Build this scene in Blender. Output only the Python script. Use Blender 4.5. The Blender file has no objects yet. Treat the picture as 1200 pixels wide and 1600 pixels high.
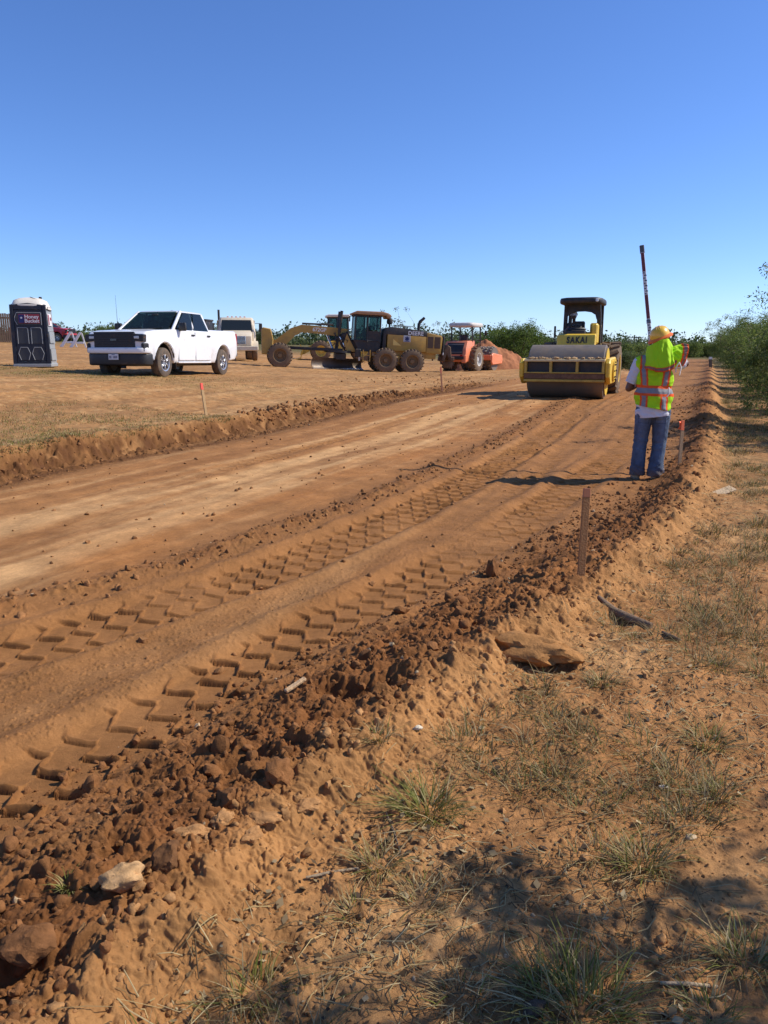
import bpy, bmesh, math, random
import numpy as np
from mathutils import Vector, Matrix, Euler
R = math.radians
random.seed(7)
rng = np.random.default_rng(11)
scene = bpy.context.scene
COL = scene.collection

# ------------------------------------------------------------------ camera numbers (x right, y ahead, z up, road level 0)
CAM_H, FPX = 1.53, 1200.0
PITCH = math.atan(252 / 1200)
CP, SP = math.cos(PITCH), math.sin(PITCH)

def at_depth(px, py, depth):
    """the place in the world seen at a photo pixel, `depth` metres ahead"""
    a = (px - 600) / FPX; b = (py - 800) / FPX
    return Vector((a * depth, (CP - b * SP) * depth, CAM_H + (-SP - b * CP) * depth))

RD = (0.383, 0.924)                                  # direction of the dirt road
def to_uv(x, y): return x * RD[0] + y * RD[1], x * RD[1] - y * RD[0]
def to_xy(u, v): return u * RD[0] + v * RD[1], u * RD[1] - v * RD[0]

# ------------------------------------------------------------------ noise
def _hash(ix, iy, seed):
    h = (ix.astype(np.int64) * 374761393 + iy.astype(np.int64) * 668265263 + seed * 974634777) & 0xffffffff
    h = ((h ^ (h >> 13)) * 1274126177) & 0xffffffff
    h = ((h ^ (h >> 16)) * 2246822519) & 0xffffffff
    return ((h ^ (h >> 15)) & 0xffffff) / float(0x1000000)

def vnoise(x, y, seed=0):
    x = np.asarray(x, float); y = np.asarray(y, float)
    ix = np.floor(x); iy = np.floor(y)
    fx = x - ix; fy = y - iy
    def g(dx, dy):
        a = _hash(ix + dx, iy + dy, seed) * 2 * np.pi
        return np.cos(a) * (fx - dx) + np.sin(a) * (fy - dy)
    sx = fx * fx * fx * (fx * (fx * 6 - 15) + 10); sy = fy * fy * fy * (fy * (fy * 6 - 15) + 10)
    a = g(0, 0); b = g(1, 0); c = g(0, 1); d = g(1, 1)
    return ((a + (b - a) * sx) + ((c + (d - c) * sx) - (a + (b - a) * sx)) * sy) * 1.4

def fbm(x, y, octv=4, seed=0, gain=0.5):
    s = 0; a = 1.0; f = 1.0
    for i in range(octv):
        s = s + a * vnoise(x * f + 17.3 * i, y * f - 9.1 * i, seed + i)
        a *= gain; f *= 2.03
    return s

def domes(x, y, seed=0, rmin=0.25, rmax=0.62, keep=0.8):
    """field of rounded lumps, one per unit cell, heights 0..~0.6"""
    ix = np.floor(x); iy = np.floor(y)
    out = np.zeros_like(x)
    for dx in (-1, 0, 1):
        for dy in (-1, 0, 1):
            cx = ix + dx; cy = iy + dy
            px = cx + _hash(cx, cy, seed); py = cy + _hash(cx, cy, seed + 1)
            r = rmin + (rmax - rmin) * _hash(cx, cy, seed + 2) ** 2
            r = np.where(_hash(cx, cy, seed + 3) < keep, r, 0.001)
            d2 = (x - px) ** 2 + (y - py) ** 2
            tilt = (_hash(cx, cy, seed + 4) - .5) * (x - px) + (_hash(cx, cy, seed + 5) - .5) * (y - py)
            h = .80 * r * np.clip(1 - d2 / (r * r), 0, None) ** .72 * (1 + 1.1 * tilt / np.maximum(r, .01))
            out = np.maximum(out, h)
    return out

def smooth(a, b, x):
    t = np.clip((x - a) / (b - a), 0, 1)
    return t * t * (3 - 2 * t)

# ------------------------------------------------------------------ materials
MATS = {}
def _new(name):
    m = bpy.data.materials.new(name); m.use_nodes = True
    nt = m.node_tree; b = nt.nodes['Principled BSDF']
    return m, nt, b

def paint(name, col, rough=0.45, metal=0.0, coat=0.0, dust=0.0, dustcol=(0.30, 0.17, 0.08), scale=3.0, var=0.12, bump=0.0, bscale=40):
    """painted / plastic / metal surface with uneven tone and patchy dust"""
    if name in MATS: return MATS[name]
    m, nt, b = _new(name); N = nt.nodes; L = nt.links
    tc = N.new('ShaderNodeTexCoord')
    n1 = N.new('ShaderNodeTexNoise'); n1.inputs['Scale'].default_value = scale; n1.inputs['Detail'].default_value = 8; n1.inputs['Roughness'].default_value = .65
    L.new(tc.outputs['Object'], n1.inputs['Vector'])
    mx = N.new('ShaderNodeMixRGB'); mx.blend_type = 'MIX'
    mx.inputs[1].default_value = (*[c * (1 - var) for c in col], 1); mx.inputs[2].default_value = (*[min(1, c * (1 + var)) for c in col], 1)
    L.new(n1.outputs['Fac'], mx.inputs[0])
    out = mx.outputs[0]
    if dust > 0:
        n2 = N.new('ShaderNodeTexNoise'); n2.inputs['Scale'].default_value = scale * 1.7; n2.inputs['Detail'].default_value = 10; n2.inputs['Roughness'].default_value = .7
        L.new(tc.outputs['Object'], n2.inputs['Vector'])
        rp = N.new('ShaderNodeMapRange'); rp.inputs['From Min'].default_value = .62 - dust * .5; rp.inputs['From Max'].default_value = .85 - dust * .3
        rp.inputs['To Max'].default_value = min(1, .45 + dust * .5)
        L.new(n2.outputs['Fac'], rp.inputs['Value'])
        m2 = N.new('ShaderNodeMixRGB'); m2.inputs[2].default_value = (*dustcol, 1)
        L.new(rp.outputs[0], m2.inputs[0]); L.new(out, m2.inputs[1]); out = m2.outputs[0]
        rr = N.new('ShaderNodeMapRange'); rr.inputs['To Min'].default_value = rough; rr.inputs['To Max'].default_value = .9
        L.new(rp.outputs[0], rr.inputs['Value']); L.new(rr.outputs[0], b.inputs['Roughness'])
    else:
        b.inputs['Roughness'].default_value = rough
    L.new(out, b.inputs['Base Color'])
    b.inputs['Metallic'].default_value = metal
    b.inputs['Coat Weight'].default_value = coat; b.inputs['Coat Roughness'].default_value = .08
    if bump:
        n3 = N.new('ShaderNodeTexNoise'); n3.inputs['Scale'].default_value = bscale; n3.inputs['Detail'].default_value = 6
        L.new(tc.outputs['Object'], n3.inputs['Vector'])
        bp = N.new('ShaderNodeBump'); bp.inputs['Strength'].default_value = bump; bp.inputs['Distance'].default_value = .02
        L.new(n3.outputs['Fac'], bp.inputs['Height']); L.new(bp.outputs[0], b.inputs['Normal'])
    MATS[name] = m
    return m

def glass(name, col=(0.02, 0.03, 0.035), rough=0.05, clear=0.0):
    if name in MATS: return MATS[name]
    m, nt, b = _new(name)
    b.inputs['Base Color'].default_value = (*col, 1); b.inputs['Roughness'].default_value = rough
    b.inputs['IOR'].default_value = 1.45
    if clear:
        N = nt.nodes; L = nt.links
        tr = N.new('ShaderNodeBsdfTransparent'); tr.inputs[0].default_value = (.62, .78, .74, 1)
        mx = N.new('ShaderNodeMixShader'); mx.inputs[0].default_value = clear
        L.new(b.outputs[0], mx.inputs[1]); L.new(tr.outputs[0], mx.inputs[2])
        L.new(mx.outputs[0], N['Material Output'].inputs[0])
    MATS[name] = m
    return m

def attr_mat(name, rough=0.8, trans=0.0, bump=0.0, bscale=60.0, noise=0.0, nscale=30.0, spec=0.3):
    """surface coloured by the mesh's own colour attribute"""
    if name in MATS: return MATS[name]
    m, nt, b = _new(name); N = nt.nodes; L = nt.links
    a = N.new('ShaderNodeAttribute'); a.attribute_name = 'Col'
    out = a.outputs['Color']
    tc = N.new('ShaderNodeTexCoord')
    if noise:
        n = N.new('ShaderNodeTexNoise'); n.inputs['Scale'].default_value = nscale; n.inputs['Detail'].default_value = 8; n.inputs['Roughness'].default_value = .7
        L.new(tc.outputs['Object'], n.inputs['Vector'])
        mr = N.new('ShaderNodeMapRange'); mr.inputs['From Min'].default_value = .25; mr.inputs['From Max'].default_value = .75
        mr.inputs['To Min'].default_value = 1 - noise; mr.inputs['To Max'].default_value = 1 + noise
        L.new(n.outputs['Fac'], mr.inputs['Value'])
        mm = N.new('ShaderNodeVectorMath'); mm.operation = 'SCALE'
        L.new(out, mm.inputs[0]); L.new(mr.outputs[0], mm.inputs['Scale']); out = mm.outputs[0]
    L.new(out, b.inputs['Base Color']); b.inputs['Roughness'].default_value = rough
    b.inputs['Specular IOR Level'].default_value = spec
    if bump:
        n3 = N.new('ShaderNodeTexNoise'); n3.inputs['Scale'].default_value = bscale; n3.inputs['Detail'].default_value = 8; n3.inputs['Roughness'].default_value = .7
        L.new(tc.outputs['Object'], n3.inputs['Vector'])
        bp = N.new('ShaderNodeBump'); bp.inputs['Strength'].default_value = bump; bp.inputs['Distance'].default_value = .01
        L.new(n3.outputs['Fac'], bp.inputs['Height']); L.new(bp.outputs[0], b.inputs['Normal'])
    if trans:
        t = N.new('ShaderNodeBsdfTranslucent'); L.new(out, t.inputs[0])
        mx = N.new('ShaderNodeMixShader'); mx.inputs[0].default_value = trans
        L.new(b.outputs[0], mx.inputs[1]); L.new(t.outputs[0], mx.inputs[2])
        L.new(mx.outputs[0], N['Material Output'].inputs[0])
    MATS[name] = m
    return m

# ------------------------------------------------------------------ mesh builder
class MB:
    def __init__(self): self.v = []; self.f = []
    def add(self, verts, faces, M=None):
        o = len(self.v)
        self.v += [tuple(M @ Vector(p)) for p in verts] if M is not None else [tuple(p) for p in verts]
        self.f += [tuple(i + o for i in f) for f in faces]
        return self
    def addbm(self, bm, M=None):
        bm.verts.index_update()
        self.add([v.co[:] for v in bm.verts], [[v.index for v in f.verts] for f in bm.faces], M)
        bm.free(); return self
    def box(self, c, s, bev=0.0, rot=None, seg=1, taper=None):
        bm = bmesh.new(); bmesh.ops.create_cube(bm, size=1)
        for v in bm.verts:
            v.co = Vector((v.co.x * s[0], v.co.y * s[1], v.co.z * s[2]))
            if taper and v.co.z > 0: v.co.x *= taper[0]; v.co.y *= taper[1]
        if bev: bmesh.ops.bevel(bm, geom=bm.edges[:], offset=bev, segments=seg, affect='EDGES', profile=.5)
        M = Matrix.Translation(c)
        if rot: M = M @ Euler([R(a) for a in rot]).to_matrix().to_4x4()
        return self.addbm(bm, M)
    def prism(self, prof, a, b, axis='y', bev=0.0, seg=1, cuts=(), deform=None):
        """2D outline extruded from a to b along axis; y: (x,z) outline, x: (y,z), z: (x,y)"""
        bm = bmesh.new()
        mk = {'y': lambda p, t: (p[0], t, p[1]), 'x': lambda p, t: (t, p[0], p[1]), 'z': lambda p, t: (p[0], p[1], t)}[axis]
        A = [bm.verts.new(mk(p, a)) for p in prof]; B = [bm.verts.new(mk(p, b)) for p in prof]
        n = len(prof)
        fa = bm.faces.new(A); fb = bm.faces.new(B[::-1])
        for i in range(n): bm.faces.new((A[i], B[i], B[(i + 1) % n], A[(i + 1) % n]))
        bmesh.ops.recalc_face_normals(bm, faces=bm.faces[:])
        if bev: bmesh.ops.bevel(bm, geom=[e for e in bm.edges if any(f in (fa, fb) for f in e.link_faces)], offset=bev, segments=seg, affect='EDGES', profile=.5)
        for ax, ps in cuts:
            no = Vector((ax == 'x', ax == 'y', ax == 'z')).normalized()
            for p in ps: bmesh.ops.bisect_plane(bm, geom=bm.verts[:] + bm.edges[:] + bm.faces[:], plane_co=no * p, plane_no=no)
        if deform:
            for v in bm.verts: v.co = Vector(deform(*v.co))
        bmesh.ops.triangulate(bm, faces=[f for f in bm.faces if len(f.verts) > 4])
        return self.addbm(bm)
    def cyl(self, p0, p1, r0, r1=None, n=16, cap=True):
        r1 = r0 if r1 is None else r1
        p0 = Vector(p0); p1 = Vector(p1); d = (p1 - p0).normalized()
        x = d.orthogonal().normalized(); y = d.cross(x)
        V = []
        for p, r in ((p0, r0), (p1, r1)):
            for i in range(n):
                a = 2 * math.pi * i / n; V.append(p + x * (r * math.cos(a)) + y * (r * math.sin(a)))
        F = [(i, (i + 1) % n, n + (i + 1) % n, n + i) for i in range(n)]
        if cap: F += [tuple(range(n))[::-1], tuple(range(n, 2 * n))]
        return self.add(V, F)
    def tube(self, pts, r, n=8, cap=True):
        pts = [Vector(p) for p in pts]; rs = r if isinstance(r, (list, tuple)) else [r] * len(pts)
        V = []; px = None
        for i, p in enumerate(pts):
            d = (pts[min(i + 1, len(pts) - 1)] - pts[max(i - 1, 0)]).normalized()
            x = d.orthogonal().normalized() if px is None else (px - d * px.dot(d)).normalized()
            px = x; y = d.cross(x)
            for k in range(n):
                a = 2 * math.pi * k / n; V.append(p + x * (rs[i] * math.cos(a)) + y * (rs[i] * math.sin(a)))
        F = []
        for i in range(len(pts) - 1):
            for k in range(n): F.append((i * n + k, i * n + (k + 1) % n, (i + 1) * n + (k + 1) % n, (i + 1) * n + k))
        if cap: F += [tuple(range(n))[::-1], tuple(range((len(pts) - 1) * n, len(pts) * n))]
        return self.add(V, F)
    def lathe(self, prof, c=(0, 0, 0), axis='y', n=32, a0=0, a1=360):
        """profile [(radius, offset along axis)]"""
        V = []; closed = abs(a1 - a0) >= 360
        m = n if closed else n + 1
        for i in range(m):
            a = R(a0 + (a1 - a0) * i / n); ca, sa = math.cos(a), math.sin(a)
            for r, t in prof:
                p = {'y': (r * ca, t, r * sa), 'x': (t, r * ca, r * sa), 'z': (r * ca, r * sa, t)}[axis]
                V.append((p[0] + c[0], p[1] + c[1], p[2] + c[2]))
        k = len(prof); F = []
        for i in range(n):
            j = (i + 1) % m
            for q in range(k - 1): F.append((i * k + q, i * k + q + 1, j * k + q + 1, j * k + q))
        return self.add(V, F)
    def loft(self, rings, cap=True):
        n = len(rings[0]); V = [p for r in rings for p in r]; F = []
        for i in range(len(rings) - 1):
            for k in range(n): F.append((i * n + k, i * n + (k + 1) % n, (i + 1) * n + (k + 1) % n, (i + 1) * n + k))
        if cap: F += [tuple(range(n))[::-1], tuple(range((len(rings) - 1) * n, len(rings) * n))]
        return self.add(V, F)
    def ball(self, c, r, n=16, m=10):
        r = r if isinstance(r, (tuple, list)) else (r, r, r)
        V = [(c[0], c[1], c[2] - r[2])]; F = []
        for j in range(1, m):
            t = math.pi * j / m - math.pi / 2
            for i in range(n):
                a = 2 * math.pi * i / n
                V.append((c[0] + r[0] * math.cos(t) * math.cos(a), c[1] + r[1] * math.cos(t) * math.sin(a), c[2] + r[2] * math.sin(t)))
        V.append((c[0], c[1], c[2] + r[2]))
        for i in range(n): F.append((0, 1 + (i + 1) % n, 1 + i)); F.append((len(V) - 1, len(V) - 1 - n + i, len(V) - 1 - n + (i + 1) % n))
        for j in range(m - 2):
            for i in range(n): F.append((1 + j * n + i, 1 + j * n + (i + 1) % n, 1 + (j + 1) * n + (i + 1) % n, 1 + (j + 1) * n + i))
        return self.add(V, F)
    def panel(self, q, off=0.006, th=0.004, inset=0.0):
        """thin plate standing `off` proud of the polygon q (3D points, counter-clockwise seen from outside)"""
        q = [Vector(p) for p in q]; c = sum(q, Vector()) / len(q)
        n = Vector()
        for i in range(len(q)): n += (q[i] - c).cross(q[(i + 1) % len(q)] - c)
        n.normalize()
        if inset: q = [p + (c - p).normalized() * inset for p in q]
        A = [p + n * (off + th) for p in q]; B = [p + n * (off - th * 2 - .004) for p in q]; k = len(q)
        return self.add(A + B, [tuple(range(k)), tuple(range(k, 2 * k))[::-1]] + [(i, k + i, k + (i + 1) % k, (i + 1) % k) for i in range(k)])
    def build(self, name, mat, parent=None, sm=35):
        me = bpy.data.meshes.new(name)
        me.from_pydata(self.v, [], self.f); me.validate()
        bm = bmesh.new(); bm.from_mesh(me); bmesh.ops.recalc_face_normals(bm, faces=bm.faces[:]); bm.to_mesh(me); bm.free()
        return link(name, me, mat, parent, sm)

def link(name, me, mat, parent=None, sm=35):
    o = bpy.data.objects.new(name, me); COL.objects.link(o)
    me.name = name
    if mat: me.materials.append(mat)
    if sm:
        me.shade_smooth()
        if sm < 180: me.set_sharp_from_angle(angle=R(sm))
    if parent: o.parent = parent
    return o

def tag(o, label=None, cat=None, group=None, kind=None):
    if label: o['label'] = label
    if cat: o['category'] = cat
    if group: o['group'] = group
    if kind: o['kind'] = kind
    return o

def thing(name, label, cat, loc=(0, 0, 0), rz=0.0, group=None, rot=None):
    o = bpy.data.objects.new(name, None); COL.objects.link(o)
    o.empty_display_size = .3; o.location = loc
    o.rotation_euler = rot if rot else (0, 0, rz)
    return tag(o, label, cat, group)

def copy_tree(o, parent=None):
    c = o.copy(); COL.objects.link(c)
    if parent: c.parent = parent
    for ch in list(o.children): copy_tree(ch, c)
    return c

def np_mesh(name, V, F, col=None, mat=None, parent=None, sm=180):
    """mesh from numpy arrays: V (n,3), F (m,k)"""
    me = bpy.data.meshes.new(name)
    V = np.ascontiguousarray(V, np.float32); F = np.ascontiguousarray(F, np.int32); m, k = F.shape
    me.vertices.add(len(V)); me.vertices.foreach_set('co', V.ravel())
    me.loops.add(m * k); me.loops.foreach_set('vertex_index', F.ravel())
    me.polygons.add(m); me.polygons.foreach_set('loop_start', np.arange(0, m * k, k, dtype=np.int32))
    me.polygons.foreach_set('loop_total', np.full(m, k, np.int32))
    me.update(calc_edges=True)
    if col is not None:
        a = me.color_attributes.new('Col', 'FLOAT_COLOR', 'POINT')
        c = np.ones((len(V), 4), np.float32); c[:, :3] = col
        a.data.foreach_set('color', c.ravel())
    return link(name, me, mat, parent, sm)

def text(name, s, size, M, mat, parent, ext=0.004, bold=0.0, shear=0.0, space=1.0):
    cu = bpy.data.curves.new('lettering', 'FONT'); cu.body = s; cu.size = size; cu.extrude = ext; cu.offset = bold; cu.shear = shear
    cu.space_character = space; cu.align_x = 'CENTER'; cu.align_y = 'CENTER'; cu.resolution_u = 4
    t = bpy.data.objects.new('lettering_src', cu); COL.objects.link(t)
    dg = bpy.context.evaluated_depsgraph_get(); me = bpy.data.meshes.new_from_object(t.evaluated_get(dg))
    bpy.data.objects.remove(t); bpy.data.curves.remove(cu)
    me.transform(M); me.materials.clear()
    return link(name, me, mat, parent, 0)

def face_M(pos, right, up):
    r = Vector(right).normalized(); u = Vector(up); n = r.cross(u).normalized(); u = n.cross(r)
    M = Matrix((r, u, n)).transposed().to_4x4(); M.translation = pos
    return M

def remesh(name, parts, vox, mat, parent, smooth_it=6, fn=None, colfn=None, sm=180):
    """one continuous surface grown round tapered capsules / ellipsoids. parts: ('c',p0,p1,r0,r1) or ('e',centre,(rx,ry,rz)[,euler])"""
    mb = MB()
    for p in parts:
        if p[0] == 'c':
            p0, p1 = Vector(p[1]), Vector(p[2]); r0, r1 = p[3], p[4]
            mb.ball(p0, r0, 14, 8); mb.ball(p1, r1, 14, 8); mb.cyl(p0, p1, r0, r1, 14)
        elif p[0] == 'e':
            t = MB().ball((0, 0, 0), p[2], 20, 14)
            M = Matrix.Translation(p[1])
            if len(p) > 3: M = M @ Euler([R(a) for a in p[3]]).to_matrix().to_4x4()
            mb.add(t.v, t.f, M)
        elif p[0] == 'b':
            t = MB().box((0, 0, 0), p[2], p[4] if len(p) > 4 else .01)
            M = Matrix.Translation(p[1]) @ Euler([R(a) for a in p[3]]).to_matrix().to_4x4()
            mb.add(t.v, t.f, M)
    me = bpy.data.meshes.new('tmp'); me.from_pydata(mb.v, [], mb.f)
    bm = bmesh.new(); bm.from_mesh(me); bmesh.ops.recalc_face_normals(bm, faces=bm.faces[:]); bm.to_mesh(me); bm.free()
    t = bpy.data.objects.new('tmp', me); COL.objects.link(t)
    md = t.modifiers.new('r', 'REMESH'); md.mode = 'VOXEL'; md.voxel_size = vox
    if smooth_it:
        s = t.modifiers.new('s', 'SMOOTH'); s.iterations = smooth_it; s.factor = .5
    dg = bpy.context.evaluated_depsgraph_get(); out = bpy.data.meshes.new_from_object(t.evaluated_get(dg))
    bpy.data.objects.remove(t); bpy.data.meshes.remove(me)
    n = len(out.vertices); co = np.empty(n * 3, np.float32); out.vertices.foreach_get('co', co); co = co.reshape(-1, 3).astype(float)
    nr = np.empty(n * 3, np.float32); out.vertices.foreach_get('normal', nr); nr = nr.reshape(-1, 3)
    base = co.copy()
    if fn is not None:
        co = co + nr * np.asarray(fn(co))[:, None]; out.vertices.foreach_set('co', co.astype(np.float32).ravel()); out.update()
    if colfn is not None:
        a = out.color_attributes.new('Col', 'FLOAT_COLOR', 'POINT'); c = np.ones((n, 4), np.float32); c[:, :3] = colfn(base); a.data.foreach_set('color', c.ravel())
    return link(name, out, mat, parent, sm)
# ------------------------------------------------------------------ the lie of the land
IP = np.interp
def v_bank(u): return IP(u, [0, 5, 8, 12, 20, 30, 60], [-7.3, -7.55, -7.95, -7.85, -8.05, -8.1, -8.3])
def v_crest(u): return IP(u, [-4, 0.6, 1.2, 1.8, 2.6, 3.6, 4.8, 7.2, 11.4, 19, 42, 140], [-1.5, -1.34, -1.29, -1.29, -1.15, -.95, -.64, -.26, -.03, .08, .12, .15])
def v_t1(u): return IP(u, [-2, 2, 2.6, 3.6, 4.7, 6.4, 9, 13, 22, 60], [-4.3, -3.5, -3.22, -2.95, -2.72, -2.58, -2.55, -2.6, -2.8, -3.2])
def v_t2(u): return IP(u, [-2, 1.5, 2.1, 2.8, 3.7, 4.7, 6.7, 9, 12, 30], [-2.5, -2.14, -2.09, -2.0, -1.90, -1.70, -1.48, -1.34, -1.15, -1.0])
def v_ridge(u): return IP(u, [-2, 3, 4.5, 7, 12, 21, 60], [-4.6, -3.86, -3.42, -3.16, -3.2, -3.4, -3.9])

def base_h(x, y):
    """the broad shape of the ground, without clods or tracks"""
    x = np.asarray(x, float); y = np.asarray(y, float)
    u, v = to_uv(x, y)
    uc = np.clip(u, -10, 46)
    road = .2 * smooth(12, 22, u) + .015 * np.cos((v + 4) * .8)
    w = -v
    plat = .31 + .44 * smooth(8.5, 15, w) + .052 * np.clip(w - 15, 0, 40) - .019 * (uc - 20) * smooth(9, 16, w)
    plat = np.maximum(plat, road + .04)
    wob = .12 * vnoise(u * .9, v * .1, 3) + .06 * vnoise(u * 3.1, v * .4, 4)
    t = smooth(0.05, .5, v_bank(u) - v + wob)
    t = np.where(u > 29, np.maximum(t * (1 - smooth(29, 33, u)), smooth(7.4, 11.5, w)), t)
    z = road * (1 - t) + plat * t
    right = .05 + .10 * smooth(1.5, 8, v) + .05 * vnoise(u * .35, v * .35, 9)
    k = smooth(-.15, .6, v - v_crest(u))
    far = smooth(60, 200, np.hypot(x, y))
    z = z * (1 - k) + (right * (1 - far) + road * far) * k
    d = np.hypot(x, y)
    return z + 9.0 * smooth(350, 1200, d) * (0.45 + .4 * vnoise(x * .0018, y * .0018, 61)) 

def windrow(u, v):
    c = v - v_crest(u)
    hw = (.165 + .045 * vnoise(u * .8, 0 * u, 5) + .04 * vnoise(u * 2.3, v * 1.1, 6)) * (1 - .35 * smooth(8, 40, u))
    c = c + .07 * vnoise(u * 1.7, v * .6, 7)
    lw_ = .50 - .24 * smooth(5.5, 8.5, u) + .08 * smooth(14, 22, u)
    L = np.exp(-(np.clip(-c, 0, None) / lw_) ** 2); Rr = np.exp(-(np.clip(c, 0, None) / .27) ** 2.4)
    return hw * np.where(c < 0, L, Rr)

def tread(x, y, vt, u, v, seed, width):
    """stair-stepped lug print: thin raised lips between smooth pressed blocks, on a sunken strip"""
    w = v - vt + .02 * vnoise(u * 2, v * 0, seed)
    cw, p, jog = .145, .25, .122
    wx = (x + .015 * vnoise(x * 9, y * 9, seed + 1)) / cw; wy = y + .012 * vnoise(x * 8, y * 8, seed + 2)
    # the pattern follows the strip: slide it sideways with the strip's own bend
    wx = wx - (vt * .924 + u * .383 * 1.0) / cw * 0.0
    i = np.floor(wx); fx = wx - i
    wy = wy + .20 * (x - i * cw * 0)
    s = (wy + i * jog) / p
    fs = s - np.floor(s)
    bar = np.minimum(fs, 1 - fs) * p
    # riser between column i-1 and i spans a step of `jog`
    s2 = (wy + (i - 1) * jog) / p; f2 = s2 - np.floor(s2)
    ris_l = np.where(f2 * p > p - jog, fx * cw, 9.)
    f3 = fs
    ris_r = np.where(f3 * p > p - jog, (1 - fx) * cw, 9.)
    dd = np.minimum(bar, np.minimum(ris_l, ris_r))
    strength = np.clip(.92 + .55 * vnoise(u * 1.3, v * 1.6, seed + 3), .45, 1.25)
    lum = np.clip(.95 + .45 * vnoise(x * 13, y * 13, seed + 5), .4, 1.5)
    t = fs * p                                             # a ledge: steep face towards the viewer's end, running out behind
    lip = np.where(t < .018, t / .018, np.exp(-(t - .018) / .022)) * (.024 + .010 * smooth(4, 9, u)) * strength * lum
    lip = lip - np.exp(-((p - t) / .012) ** 2) * .010 * strength
    rr_ = np.minimum(ris_l, ris_r)
    rl = np.exp(-(rr_ / .010) ** 2) * .019 * strength * lum
    saw = np.maximum(rl - np.maximum(lip, 0), 0) + .004 * vnoise(x * 5, y * 5, seed + 7)
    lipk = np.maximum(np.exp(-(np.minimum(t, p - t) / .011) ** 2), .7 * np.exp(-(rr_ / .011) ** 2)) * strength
    m = smooth(width, width - .09, np.abs(w))
    berm = np.exp(-((np.abs(w) - width - .05) / .06) ** 2) * .022
    return m, (-.03 + lip + saw) * m + berm, m * np.clip(lipk, 0, 1)

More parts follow.
